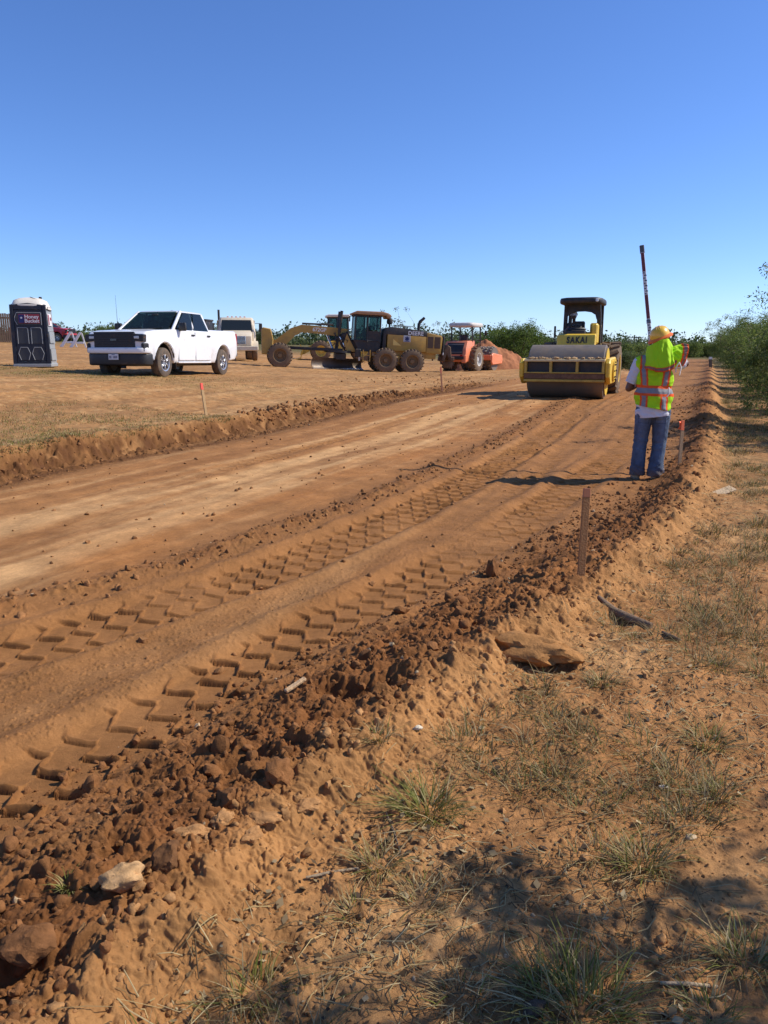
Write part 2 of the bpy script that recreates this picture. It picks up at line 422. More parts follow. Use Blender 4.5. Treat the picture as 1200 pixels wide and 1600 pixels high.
def land(x, y, full=True):
    """ground height and soil colour"""
    u, v = to_uv(x, y)
    d = np.hypot(x, y)
    z = base_h(x, y)
    wr = windrow(u, v)
    wr = wr * (1 - smooth(70, 130, u))
    z = z + wr
    if not full: return z
    n = len(x)
    c_off = v - v_crest(u)
    wm = np.exp(-(np.clip(-c_off - .35 + .20 * smooth(5.5, 8.5, u) + .18 * vnoise(u * 2.2, v * 2.2, 74), 0, None) / .22) ** 2) * np.exp(-(np.clip(c_off, 0, None) / .40) ** 2)      # windrow zone
    wm = wm * (1 - smooth(50, 110, u))
    wl = wm * smooth(.22, -.10, c_off)                                           # its loose, dark, roadward side
    rgt = smooth(.15, .5, c_off)                                                 # verge to the right
    bank_t = v_bank(u) - v
    bm = np.exp(-((bank_t - .2) / .28) ** 2) * (1 - smooth(28, 34, u))           # cut bank on the left
    toe = np.exp(-((bank_t + .18) / .30) ** 2) * (1 - smooth(28, 34, u))
    left = smooth(.25, .6, bank_t)
    road = (1 - left) * (1 - rgt)
    # --- tyre prints
    fade2 = np.clip(1 - smooth(4.2, 6.5, u) * (.45 + .8 * vnoise(u * .9, v * .9, 71)), 0, 1) * smooth(30, 14, u)
    fade1 = smooth(40, 15, u) * np.clip(1.1 - .9 * smooth(.15, .5, vnoise(u * .7, v * 1.1, 72)), .55, 1)
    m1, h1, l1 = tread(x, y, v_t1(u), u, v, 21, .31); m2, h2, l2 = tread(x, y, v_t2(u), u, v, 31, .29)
    k1 = fade1 * (1 - wl); k2 = fade2 * (1 - .95 * smooth(.25, .6, wl))
    z += h1 * k1 + h2 * k2
    flat = np.maximum(m1 * k1, m2 * k2); lip_shade = np.maximum(l1 * k1, l2 * k2)
    # a second, fainter pair far along the lane
    for vt, sd, wd in ((-1.95, 41, .18), (-2.25, 43, .12), (-5.9, 45, .22)):
        m3, h3, l3 = tread(x, y, vt + .1 * np.sin(u * .3), u, v, sd, wd)
        k3 = smooth(6, 9, u) * smooth(40, 20, u) * np.clip(.55 + vnoise(u * .5, v * 2, sd), 0, 1) * .7
        z += h3 * k3 * (1 - wl)
    # --- ruts, scrape lines
    str_ = fbm(u * .22, v * 4.5, 4, 51)
    z += road * .006 * str_ * (1 - flat)
    rid = np.exp(-((v - v_ridge(u) + .05 * vnoise(u * 1.5, v, 8)) / .17) ** 2) * smooth(60, 25, u)
    z += rid * .035 * (1 + .5 * vnoise(u * 3, v * 3, 10))
    z += road * np.exp(-((v + 5.1) / .35) ** 2) * -.02
    # --- roughness
    near = smooth(32, 14, d)
    rough = fbm(x * 1.3, y * 1.3, 4, 12)
    fine = fbm(x * 9, y * 9, 3, 13)
    z += .012 * rough * (1 - flat * .7)
    z += fine * (.0018 + .006 * rgt + .004 * left + .006 * rid) * (1 - flat * .8)
    # gravelly crumbs between the prints
    grv = road * (1 - flat) * smooth(-3.9, -3.2, v) 
    lump = np.zeros(n)
    sel = (d < 34) & ((wm > .03) | (rid > .08) | (bm > .05) | (toe > .1))
    xs, ys = x[sel], y[sel]
    wx = xs + .03 * vnoise(xs * 14, ys * 14, 81); wy = ys + .03 * vnoise(xs * 14, ys * 14, 82)
    wx = wx + .05 * vnoise(xs * 6, ys * 6, 87); wy = wy + .05 * vnoise(xs * 6, ys * 6, 88)
    ca, sa = .8, .6
    big = domes(wx * 4.1, wy * 4.1, 101, .15, .60, .42) / 4.1
    mid = domes((wx * ca + wy * sa) * 9, (wy * ca - wx * sa) * 9, 111, .12, .58, .55) / 9
    sml = domes((wx * sa + wy * ca) * 21, (wy * sa - wx * ca) * 21, 121, .12, .58, .7) / 21
    big = np.minimum(big, .060 + .03 * vnoise(xs * 16, ys * 16, 85)); mid = np.minimum(mid, .034 + .014 * vnoise(xs * 30, ys * 30, 89))
    rdg = fbm(xs * 11, ys * 11, 4, 86, .6); crumb = domes(xs * 48, ys * 48, 126, .1, .6, .8) / 48
    cl = np.maximum(np.maximum(big * .55, mid * .75), sml * .9) * (1 + .35 * rdg) + .35 * sml + .8 * crumb + .009 * rdg - .010 * np.abs(fbm(xs * 5, ys * 5, 4, 92, .65))
    holes = -.10 * smooth(.25, .75, vnoise(xs * 3.1, ys * 3.1, 131))
    um, vm = u[sel], v[sel]
    crack = fbm(xs * 7, ys * 7, 3, 141)
    zz = wl[sel] * (cl * 1.0 + holes * .8) + (wm[sel] - wl[sel]).clip(0, 1) * (.62 * cl + .5 * crumb + .022 * np.abs(crack) + .016 * (np.floor(crack * 3) + smooth(.25, .75, crack * 3 - np.floor(crack * 3))))
    zz += np.exp(-((bank_t[sel] - .38) / .16) ** 2) * bm[sel] * (1.3 * cl + .05 * vnoise(um * 2.2, vm * 2, 147))
    zz += rid[sel] * (mid * .5 + sml * .9) + bm[sel] * (.95 * cl + .045 * crack + .03 * vnoise(um * 6, vm * 1.5, 143)) + toe[sel] * (.55 * mid + .6 * sml)
    lump[sel] = zz
    z += lump
    sel = (d < 9) & (grv > .1)
    xs, ys = x[sel], y[sel]
    g = domes(xs * 42, ys * 42, 151, .1, .55, .75) / 42 + .6 * domes(xs * 85, ys * 85, 155, .1, .6, .8) / 85
    t = np.zeros(n); t[sel] = g * grv[sel] * smooth(9, 6, d[sel]); z += t * .75
    sel = (d < 12) & (rgt > .05)
    xs, ys = x[sel], y[sel]
    g = domes(xs * 26, ys * 26, 161, .1, .5, .45) / 26 * smooth(-.1, .35, vnoise(xs * 2.2, ys * 2.2, 165)) + .8 * domes(xs * 60, ys * 60, 166, .1, .55, .6) / 60 + .8 * domes(xs * 34, ys * 34, 176, .1, .5, .4) / 34 * smooth(-.3, .3, vnoise(xs * 1.3, ys * 1.3, 177))
    er = fbm((xs * .8 + ys * .6) * 3, (xs * .6 - ys * .8) * 11, 3, 168)
    t = np.zeros(n); t[sel] = (g + .008 * er * smooth(-.1, .4, vnoise(xs * 1.4, ys * 1.4, 169))) * rgt[sel]; z += t
    # wheel scuffs on the yard
    rut = np.zeros(n)
    for k, (a_, b_, c_) in enumerate(((-11.2, .05, 0), (-12.9, .05, 0), (-10.1, -.10, 2), (-14.0, .12, 4), (-16.4, .10, 1), (-18.0, .10, 1))):
        q = v - (a_ + b_ * (u - 20) + .35 * np.sin(u * .22 + c_)); rut = np.maximum(rut, np.exp(-(q / .20) ** 2) * np.clip(.55 + .9 * vnoise(u * .25 + k * 7, v * .3, 74 + k), 0, 1))
    rut = rut * left * smooth(60, 40, u); z += -.035 * rut + rut * .012 * vnoise(u * 6, v * 2, 79)
    z += left * near * .010 * fbm(u * .5, v * 2.6, 3, 57) + left * .015 * fbm(x * 2.1, y * 2.1, 3, 58)

    # ------------------------------------------------------------- soil colour
    def mix(c, k, to):
        k = np.clip(k, 0, 1)[:, None]; return c * (1 - k) + np.array(to)[None] * k
    nb = vnoise(x * .7, y * .7, 201); nm = fbm(x * 3.2, y * 3.2, 4, 205); nf = fbm(x * 21, y * 21, 3, 211)
    col = np.tile(np.array([.395, .198, .082]), (n, 1))
    pale = road * smooth(-.30, .75, fbm(u * .13, v * 2.1, 4, 221) + .9 * np.exp(-((v + 5.0) / .9) ** 2) - .35 + .25 * nm * .5)
    col = mix(col, pale * .85, (.66, .415, .215))
    col = mix(col, road * smooth(0, .8, fbm(u * .16, v * 1.7, 4, 231)) * .6, (.30, .140, .054))
    col = mix(col, road * np.exp(-((v + 4.0) / .5) ** 2) * smooth(-.3, .5, nb) * .55, (.46, .20, .065))
    col = mix(col, road * smooth(-3.9, -3.2, v) * .75, (.315, .155, .064))
    col = mix(col, flat * .55, (.37, .180, .070))
    col = mix(col, lip_shade * .9, (.20, .088, .034))  # dark lines on the tread ledges: their shade put into the soil colour
    col = mix(col, rid * smooth(-.5, .4, nm) * .85, (.215, .098, .040))
    col = mix(col, np.maximum(toe * .9, bm * .95) * smooth(-.9, .3, nm + .3), (.125, .057, .024))
    col = mix(col, bm * smooth(.35, .8, nm + .6 * vnoise(u * 3.3, v * 3, 207)) * .7, (.40, .22, .10))
    col = mix(col, rgt, (.48, .255, .115))
    col = mix(col, rgt * smooth(-.1, .7, fbm(x * .9, y * .9, 3, 241)) * .75, (.62, .385, .195))
    col = mix(col, rgt * smooth(.1, .8, fbm(x * 1.6, y * 1.6, 3, 245)) * .5, (.34, .160, .062))
    lit = rgt * smooth(.5, 2.2, v + .15 * (u - 3)) * smooth(.0, .5, nm + .1 + .3 * nb)
    col = mix(col, lit * .6, (.27, .175, .085))
    col = mix(col, (wm - wl).clip(0, 1), (.52, .285, .125))
    col = mix(col, wl * (.82 + .3 * nm), (.250, .110, .044))
    col = mix(col, wl * smooth(.1, .7, fbm(x * 5, y * 5, 3, 215)) * .6, (.150, .064, .026))
    col = mix(col, wl * smooth(.3, .8, nb + nm * .6) * .5, (.40, .19, .075))
    yard = left * (1 - bm)
    col = mix(col, yard, (.46, .255, .115))
    col = mix(col, yard * smooth(-.1, .6, fbm(u * .25, v * 1.3, 4, 251)) * .7, (.58, .36, .185))
    col = mix(col, yard * smooth(.05, .7, fbm(u * .3, v * .9, 4, 255)) * .65, (.36, .195, .092))
    col = mix(col, yard * smooth(.0, .6, fbm(x * 1.1, y * 1.1, 4, 259)) * .55, (.30, .190, .090))
    col = mix(col, yard * smooth(.15, .7, fbm(x * 4.5, y * 4.5, 3, 263)) * .5, (.22, .125, .060))
    col = mix(col, yard * smooth(.2, .8, fbm(x * 6.0, y * 6.0, 3, 267)) * .6, (.62, .43, .23))
    col = mix(col, yard * smooth(-.15, .45, fbm(u * .10, v * .42, 3, 273)) * .55, (.30, .175, .085))
    col = mix(col, rut * .6, (.30, .165, .078))
    # worn turf on the bank top and round the toilet
    turf = yard * (smooth(10.5, 7.0, u) * smooth(-10.8, -8.8, v) * .9 + np.exp(-(((x + 10.5) / 4.2) ** 2 + ((y - 22.8) / 1.9) ** 2)) + .8 * np.exp(-(((x + 8) / 5) ** 2 + ((y - 20.6) / 1.1) ** 2)))
    col = mix(col, turf * smooth(-.5, .6, nm + .1) * .6, (.25, .19, .085))
    # far ground goes to scrub
    scr = np.maximum(smooth(62, 85, d) * (1 - road * smooth(150, 120, u)), smooth(5, 12, v) * smooth(14, 30, d))
    scr = np.maximum(scr, smooth(150, 190, d))
    col = mix(col, scr * .85, (.105, .115, .045))
    col = mix(col, rgt * smooth(.05, .6, fbm(x * 5.5, y * 5.5, 3, 271)) * .5, (.22, .105, .043))
    col = mix(col, rgt * smooth(6, 10, u) * smooth(-.5, .4, nm) * .55, (.20, .135, .062))
    col *= (1 + .20 * nm + .13 * nf)[:, None]
    col = col * np.array([.88, .805, .66])
    return z, np.clip(col, .02, .75)

def ground_z(x, y):
    return float(land(np.array([x], float), np.array([y], float), False)[0])

def drop_mesh_z(x, y):
    """full-detail height for arrays of points"""
    return land(np.asarray(x, float), np.asarray(y, float), True)[0]

def build_ground():
    th = np.arctan(np.linspace(-.64, .62, 930))
    R_ = np.linspace(th[-1], 1.05, 95)[1:]; L_ = np.linspace(-1.05, th[0], 95)[:-1]; th = np.concatenate([L_, th, R_])
    coarse = np.linspace(th[-1], th[0] + 2 * np.pi, 90)[1:-1]
    ang = np.concatenate([th, coarse])
    r = [.25, .5, .75, 1.0, 1.2]
    while r[-1] < 130:
        q = r[-1]
        dr = q * q / 1836 * (.85 if q < 5 else 1.35)
        if q < 10: dr = min(dr, .020)
        elif q < 12: dr = min(dr, .030)
        elif q < 32: dr = min(dr, .032 + (q - 12) * .0030)
        else: dr = min(dr, .095 + (q - 32) * .006)
        r.append(q + max(dr, .0024))
    r = np.concatenate([r, np.geomspace(133, 4000, 46)])
    A, Rr = np.meshgrid(ang, r)
    x = (np.sin(A) * Rr).ravel(); y = (np.cos(A) * Rr).ravel()
    z = np.empty_like(x); col = np.empty((len(x), 3))
    step = 400000
    for s in range(0, len(x), step):
        z[s:s + step], col[s:s + step] = land(x[s:s + step], y[s:s + step])
    na, nr = len(ang), len(r)
    i = np.arange(nr - 1)[:, None] * na; j = np.arange(na)[None]; j2 = (j + 1) % na
    F = np.stack([i + j, i + j2, i + na + j2, i + na + j], -1).reshape(-1, 4)
    V = np.stack([x, y, z], 1)
    c = len(V); V = np.vstack([V, [[0, 0, float(np.mean(z[:na]))]]]); col = np.vstack([col, col[:1]])
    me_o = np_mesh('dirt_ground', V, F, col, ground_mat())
    # close the small disc under the viewer
    tri = np.array([[k, c, (k + 1) % na] for k in range(na)])
    bm = bmesh.new(); 
    V2 = np.vstack([V[:na], V[c:c + 1]]); tri = np.where(tri == c, na, tri)
    bm.free()
    d = np_mesh('dirt_ground', V2, tri, np.vstack([col[:na], col[:1]]), ground_mat())
    d.parent = me_o
    tag(me_o, 'graded orange dirt lane, yard and verge with tyre prints', kind='structure')
    return me_o

def ground_mat():
    if 'soil' in MATS: return MATS['soil']
    m, nt, b = _new('soil'); N = nt.nodes; L = nt.links
    a = N.new('ShaderNodeAttribute'); a.attribute_name = 'Col'
    tc = N.new('ShaderNodeTexCoord')
    n = N.new('ShaderNodeTexNoise'); n.inputs['Scale'].default_value = 55; n.inputs['Detail'].default_value = 10; n.inputs['Roughness'].default_value = .75
    L.new(tc.outputs['Object'], n.inputs['Vector'])
    mr = N.new('ShaderNodeMapRange'); mr.inputs['From Min'].default_value = .25; mr.inputs['From Max'].default_value = .75; mr.inputs['To Min'].default_value = .78; mr.inputs['To Max'].default_value = 1.2
    L.new(n.outputs['Fac'], mr.inputs['Value'])
    sc = N.new('ShaderNodeVectorMath'); sc.operation = 'SCALE'
    L.new(a.outputs['Color'], sc.inputs[0]); L.new(mr.outputs[0], sc.inputs['Scale'])
    L.new(sc.outputs[0], b.inputs['Base Color'])
    b.inputs['Roughness'].default_value = .95; b.inputs['Specular IOR Level'].default_value = .15
    n2 = N.new('ShaderNodeTexNoise'); n2.inputs['Scale'].default_value = 90; n2.inputs['Detail'].default_value = 8; n2.inputs['Roughness'].default_value = .8
    L.new(tc.outputs['Object'], n2.inputs['Vector'])
    bp = N.new('ShaderNodeBump'); bp.inputs['Strength'].default_value = .8; bp.inputs['Distance'].default_value = .011
    L.new(n2.outputs['Fac'], bp.inputs['Height']); L.new(bp.outputs[0], b.inputs['Normal'])
    MATS['soil'] = m
    return m

build_ground()
# ------------------------------------------------------------------ trees, brush, grass
def leaf_cloud(centres, n_per, spread, size, cols, droop=0.35, asp=2.6, rs=None):
    """many small leaf faces in clumps: returns V, F(quads), C"""
    rs = rs or rng
    k = len(centres); n = k * n_per
    c = np.repeat(np.asarray(centres, float), n_per, 0)
    off = rs.normal(0, 1, (n, 3)); off /= np.maximum(np.linalg.norm(off, axis=1, keepdims=True), .4)
    off *= rs.random((n, 1)) ** .6
    sp = np.repeat(np.asarray(spread, float).reshape(-1, 1) * np.ones((k, 1)), n_per, 0)
    p = c + off * sp * np.array([1, 1, .75])
    d = off + rs.normal(0, .7, (n, 3)); d[:, 2] -= droop; d /= np.linalg.norm(d, axis=1, keepdims=True)
    t = rs.normal(0, 1, (n, 3)); sd = np.cross(d, t); sd /= np.maximum(np.linalg.norm(sd, axis=1, keepdims=True), 1e-6)
    L = size * (.55 + .9 * rs.random((n, 1))); W = L / asp
    V = np.stack([p - d * L * .5, p + sd * W * .5, p + d * L * .5, p - sd * W * .5], 1).reshape(-1, 3)
    F = np.arange(n * 4).reshape(-1, 4)
    cols = np.asarray(cols, float)
    clump = np.repeat(rs.integers(0, len(cols), k), n_per)
    own = rs.integers(0, len(cols), n); pick = np.where(rs.random(n) < .6, clump, own)
    C = cols[pick] * (.75 + .5 * rs.random((n, 1)))
    return V, F, np.repeat(C, 4, 0)

GREENS = dict(mesquite=[(.140, .190, .036), (.100, .150, .030), (.185, .230, .055), (.060, .095, .022), (.23, .25, .075)],
              bright=[(.115, .170, .028), (.085, .140, .024), (.150, .200, .045), (.055, .095, .020)],
              grey=[(.105, .115, .060), (.080, .095, .050), (.14, .15, .09), (.06, .07, .035)],
              dark=[(.070, .100, .034), (.090, .120, .042), (.050, .075, .026), (.12, .145, .055)])

def limb_tubes(mb, base, h, spread, n_limb, r0, rs, multi=True):
    tips = []
    for i in range(n_limb):
        a = 2 * math.pi * (i + rs.random() * .7) / n_limb
        reach = spread * (.45 + .55 * rs.random()); top = h * (.55 + .4 * rs.random())
        b0 = Vector(base) + Vector((math.cos(a), math.sin(a), 0)) * (r0 * .8 if multi else 0)
        p = [b0 + Vector((0, 0, -.15))]
        for t in (.25, .5, .75, 1):
            p.append(Vector(base) + Vector((math.cos(a) * reach * t ** 1.3 + rs.normal() * .06 * h * t, math.sin(a) * reach * t ** 1.3 + rs.normal() * .06 * h * t, top * t ** .85)))
        mb.tube(p, [r0, r0 * .8, r0 * .55, r0 * .35, r0 * .12], 6)
        tips += p[2:]
        for q in range(3):
            s = p[2 + q % 3]; e = s + Vector((rs.normal() * .25 * spread, rs.normal() * .25 * spread, abs(rs.normal()) * .18 * h + .05 * h))
            m_ = (s + e) / 2 + Vector((rs.normal(), rs.normal(), 0)) * .04 * h
            mb.tube([s, m_, e], [r0 * .3, r0 * .2, r0 * .06], 5); tips.append(e)
    return tips

def make_tree(name, label, cat, seed, h, spread, n_limb, r0, n_clump, n_per, size, kind, group=None, low=.12, asp=2.6, stray=0):
    rs = np.random.default_rng(seed)
    root = thing(name, label, cat, (0, 0, 0), 0, group)
    mb = MB(); tips = limb_tubes(mb, (0, 0, 0), h, spread, n_limb, r0, rs)
    mb.build('trunk', paint('bark', (.115, .085, .060), .9, bump=.5), root, 60)
    c = []; sp = []
    for i in range(n_clump):
        if i < len(tips) * 2: b = tips[i % len(tips)]; q = np.array(b) + rs.normal(0, .10, 3) * np.array([spread, spread, h * .6])
        else:
            a = rs.random() * 2 * math.pi; el = rs.random() ** .8
            rr = spread * (.35 + .65 * math.sin(math.acos(min(1, el * .96)))) * (.55 + .5 * rs.random())
            q = np.array([math.cos(a) * rr, math.sin(a) * rr, h * (low + (1 - low) * el * (.75 + .3 * rs.random()))])
        q[2] = max(q[2], h * low)
        c.append(q); sp.append(spread * (.10 + .16 * rs.random()))
    V, F, C = leaf_cloud(c, n_per, sp, size, GREENS[kind], asp=asp, rs=rs)
    np_mesh('crown', V, F, C, attr_mat('leaf_surface', .55, .5, spec=.3), root, 0)
    return root

# sparse shapes in photo order; every tree stands where its foot is seen
proto = {}
proto['bush'] = dict(seed=3, h=2.6, spread=1.9, n_limb=7, r0=.06, n_clump=170, n_per=70, size=.085, kind='mesquite')
def plant_tree(src, loc, s, rz, label=None, sz=None):
    c = copy_tree(src); c.location = loc; c.rotation_euler = (0, 0, rz); c.scale = (s, s, sz or s)
    if label: c['label'] = label
    return c

def put(src, px, depth, s, rz, label=None, sz=None, first=False, sink=.05):
    p = at_depth(px, 548, depth); z = ground_z(p.x, p.y) - sink
    if first:
        src.location = (p.x, p.y, z); src.rotation_euler = (0, 0, rz); src.scale = (s, s, sz or s)
        if label: src['label'] = label
        return src
    return plant_tree(src, (p.x, p.y, z), s, rz, label, sz)

# --- the mesquite thicket on the right of the lane
mA = make_tree('mesquite_tree', 'tall mesquite bush leaning into the right edge of the picture, nearest the lane', 'tree', 3, 3.0, 2.0, 7, .06, 300, 135, .076, 'mesquite', low=.10, asp=3.2)
put(mA, 1268, 18.5, .72, .4, first=True)
mB = make_tree('mesquite_tree', 'mesquite bush with a thin ragged crown just beyond the tallest right-hand bush', 'tree', 8, 2.8, 2.1, 6, .06, 260, 120, .078, 'mesquite', low=.06, asp=3.0)
put(mB, 1230, 25, .76, 2.0, first=True)
GR = 'mesquite bushes receding along the right of the lane'
LR = 'mesquite bush in the row receding along the right of the lane'
for px, dp, s, rz, src in ((1232, 30, .95, 1.2, mA), (1196, 36, .85, .5, mB), (1220, 42, 1.05, 3.2, mA), (1180, 49, 1.0, 3.6, mA), (1200, 56, 1.2, .9, mB), (1162, 66, 1.05, 5.0, mB), (1176, 72, 1.4, 2.2, mA), (1143, 88, 1.25, 2.8, mA), (1160, 98, 1.5, 1.9, mB)):
    c = put(src, px, dp, s, rz, LR); c['group'] = GR
# mesquite just outside the picture on the right whose boughs shade the verge
mC = make_tree('mesquite_tree', 'mesquite tree beside the verge throwing broken shade over the nearest corner', 'tree', 14, 3.0, 1.12, 6, .06, 95, 95, .075, 'mesquite', low=.45, asp=3.2)
mC.location = (3.15, 1.40, ground_z(3.15, 1.40) - .05)
c = put(mC, 1400, 12.2, .82, 2.1, 'mesquite tree outside the right edge whose shade crosses the lane behind the rod holder')
c = put(mA, 1330, 14.5, .9, 4.4, 'broad mesquite bush beyond the right edge, dark shade at its foot')

# --- behind the machines
gA = make_tree('round_bush', 'bright green rounded bush behind the soil heap, left of the yellow roller', 'bush', 21, 3.0, 2.2, 7, .05, 300, 60, .12, 'bright', low=.05)
put(gA, 808, 56, 1.0, .3, first=True)
GB = 'bright bushes between the soil heap and the yellow roller'
LB = 'bright green bush in the clump between the soil heap and the yellow roller'
for px, dp, s, rz in ((786, 60, .95, 1.9), (828, 62, .85, 4.1)):
    c = put(gA, px, dp, s, rz, LB); c['group'] = GB
gS = make_tree('sparse_tree', 'thin wispy tree rising behind the black and yellow grader engine hood', 'tree', 31, 4.4, 1.7, 5, .06, 34, 34, .15, 'grey', low=.45)
put(gS, 630, 62, .82, .8, first=True)
put(gS, 690, 60, .62, 2.9, 'small pale tree between the grader and the orange roller')
put(gS, 676, 68, .62, 1.4, 'small pale tree touching the rear of the grader hood')
put(gS, 861, 82, .65, 4.0, 'thin grey tree on the skyline left of the yellow roller canopy')
put(gS, 880, 90, .55, .4, 'low thin tree hidden partly by the yellow roller dash')
put(gS, 985, 95, .6, 2.2, 'thin tree under the utility poles right of the yellow roller')
# row of brush on the field edge
bA = make_tree('field_bush', 'green bush in the brush line beyond the field', 'bush', 41, 2.5, 2.4, 6, .05, 250, 42, .16, 'mesquite', low=.05)
bB = make_tree('field_bush', 'green bush in the brush line beyond the field', 'bush', 47, 2.1, 2.3, 6, .05, 240, 42, .16, 'dark', low=.05)
GF = 'bushes in the brush line beyond the field'
bA['group'] = GF; bB['group'] = GF
first = {0: True, 1: True}
rs = np.random.default_rng(5)
spots = []
for px in range(-60, 420, 24): spots.append((px + rs.normal() * 6, 96 + rs.random() * 26, .70 + .35 * rs.random()))
for px in range(560, 1000, 24): spots.append((px + rs.normal() * 6, 84 + rs.random() * 34, .46 + .24 * rs.random()))
for px in range(962, 1110, 16): spots.append((px + rs.normal() * 5, 82 + rs.random() * 16 + (px > 1040) * 62, .66 + .25 * rs.random() + (px > 1040) * .4))
for px in range(960, 1040, 14): spots.append((px + rs.normal() * 4, 52 + rs.random() * 14, .42 + .15 * rs.random()))
for i, (px, dp, s) in enumerate(spots):
    k = i % 2; src = (bA, bB)[k]
    if first[k]: put(src, px, dp, s, rs.random() * 6.28, first=True); first[k] = False
    else: put(src, px, dp, s, rs.random() * 6.28)

# --- far wood along the horizon, one mass
def far_wood():
    rs = np.random.default_rng(77); c = []; sp = []
    for i in range(2300):
        a = R(-38 + 76 * rs.random()); d = 170 + 420 * rs.random() ** 1.4
        x, y = math.sin(a) * d, math.cos(a) * d
        zz = float(base_h(x, y)); hh = 2.2 + 2.6 * rs.random() + d * .004
        for k in range(3): c.append((x + rs.normal() * 2.2, y + rs.normal() * 2.2, zz + hh * (.2 + .38 * k * rs.random()))); sp.append(1.3 + 1.5 * rs.random())
    V, F, C = leaf_cloud(c, 34, sp, .60, GREENS['dark'] + [(.075, .10, .05)], asp=1.6, rs=rs)
    o = np_mesh('far_wood', V, F, C, attr_mat('leaf_surface'), None, 0)
    tag(o, 'low scrub wood along the horizon', kind='stuff')
far_wood()

# ------------------------------------------------------------------ grass
def blades(px, py, pz, hgt, wid, lean, cols, rs, segs=3, dirs=None):
    """curved grass blades as arrays of quads"""
    n = len(px); a = rs.random(n) * 2 * np.pi if dirs is None else dirs
    dx, dy = np.cos(a), np.sin(a); wx, wy = -dy, dx
    V = np.empty((n, segs + 1, 2, 3)); t = np.linspace(0, 1, segs + 1)
    for k, tt in enumerate(t):
        out = lean * hgt * tt ** 1.7; up = hgt * (tt - .28 * np.minimum(lean, 1.5) * tt ** 2)
        w = wid * (1 - tt * .9) * .5
        V[:, k, 0] = np.stack([px + dx * out - wx * w, py + dy * out - wy * w, pz + up], 1)
        V[:, k, 1] = np.stack([px + dx * out + wx * w, py + dy * out + wy * w, pz + up], 1)
    m = 2 * (segs + 1); b = np.arange(n)[:, None] * m
    F = np.concatenate([np.stack([b[:, 0] + 2 * k, b[:, 0] + 2 * k + 1, b[:, 0] + 2 * k + 3, b[:, 0] + 2 * k + 2], 1) for k in range(segs)])
    C = np.repeat(cols, m, 0)
    return V.reshape(-1, 3), F, C

STRAW = np.array([(.44, .32, .14), (.35, .25, .105), (.25, .165, .07), (.52, .41, .21), (.16, .10, .045)])
GRASS = np.array([(.17, .175, .028), (.13, .145, .024), (.23, .21, .05), (.30, .26, .09)])
def tuft(n, rad, h, green, rs, lean=(.25, 1.3), wid=.0045):
    a = rs.random(n) * 6.283; r = rad * np.sqrt(rs.random(n)) * .55
    px, py = np.cos(a) * r, np.sin(a) * r
    hg = h * (.35 + .75 * rs.random(n)); ln = lean[0] + (lean[1] - lean[0]) * rs.random(n) * (.5 + r / rad)
    dirs = a + rs.normal(0, .7, n)
    pal = np.where((rs.random(n) < green)[:, None], GRASS[rs.integers(0, 4, n)], STRAW[rs.integers(0, 5, n)])
    return blades(px, py, np.full(n, -.012), hg, wid * (.6 + .8 * rs.random(n)), ln, pal * (.8 + .4 * rs.random((n, 1))), rs, 4, dirs)

GM = attr_mat('grass_surface', .7, .25, spec=.25)
def at_ground(px, py, z=.05):
    b = (py - 800) / FPX; t = (z - CAM_H) / (-SP - b * CP)
    return (px - 600) / FPX * t, (CP - b * SP) * t

# tufts that stand out one by one
TU = [(668, 1262, 230, .15, .19, .80, 'largest green grass tuft in the bare orange soil, blades arching over'),
      (590, 1350, 120, .10, .12, .45, 'straw-tipped tuft below and left of the largest green tuft'),
      (555, 1425, 80, .08, .09, .40, 'small straggling tuft among straw litter under the cracked slabs'),
      (660, 1405, 130, .11, .10, .15, 'dark dry tuft in broken shade below the largest green tuft'),
      (1000, 1345, 170, .13, .14, .45, 'half-dry tuft at the upper edge of the shaded hollow'),
      (1105, 1160, 150, .13, .13, .45, 'wide grey-green tuft near the right edge above the pale bare patch'),
      (1130, 1235, 120, .11, .12, .40, 'grey-green tuft below the widest one at the right edge'),
      (905, 1575, 240, .20, .17, .70, 'dense green tuft cut by the bottom edge in shade'),
      (840, 1540, 90, .09, .10, .50, 'tuft beside the dark stone near the bottom edge'),
      (1165, 1500, 150, .12, .14, .50, 'tuft in deep shade at the lower right corner'),
      (1110, 1585, 90, .09, .10, .55, 'small tuft at the bottom edge near the pale stick'),
      (405, 1545, 110, .10, .10, .50, 'loose tuft at the foot of the clod bank by the bottom edge'),
      (112, 1430, 45, .05, .06, .85, 'tiny green sprout among the clods left of the pale stone'),
      (940, 1070, 130, .11, .11, .25, 'dry tuft to the right of the big half-buried rock'),
      (990, 1000, 90, .10, .08, .45, 'short tuft below the weathered driftwood log'),
      (850, 1095, 90, .09, .09, .2, 'thin dry tuft just below the big half-buried rock'),
      (1120, 1045, 90, .10, .09, .5, 'grey-green tuft by the right edge level with the big rock'),
      (720, 1560, 130, .12, .09, .1, 'dark brown dead tuft in shade at the bottom edge'),
      (590, 1190, 90, .09, .09, .15, 'dry tuft at the foot of the windrow above the largest green tuft')]
rs = np.random.default_rng(9)
_gx = np.array([at_ground(t[0], t[1]) for t in TU]); _gz = drop_mesh_z(_gx[:, 0], _gx[:, 1])
for (px, py, n, rad, h, gr, lab), (x, y), z in zip(TU, _gx, _gz):
    V, F, C = tuft(int(n * 1.3), rad, h * .68, gr, rs, (.4, 1.9))
    o = np_mesh('grass_tuft', V, F, C, GM, None, 0); o.location = (x, y, z)
    tag(o, lab, 'grass tuft')

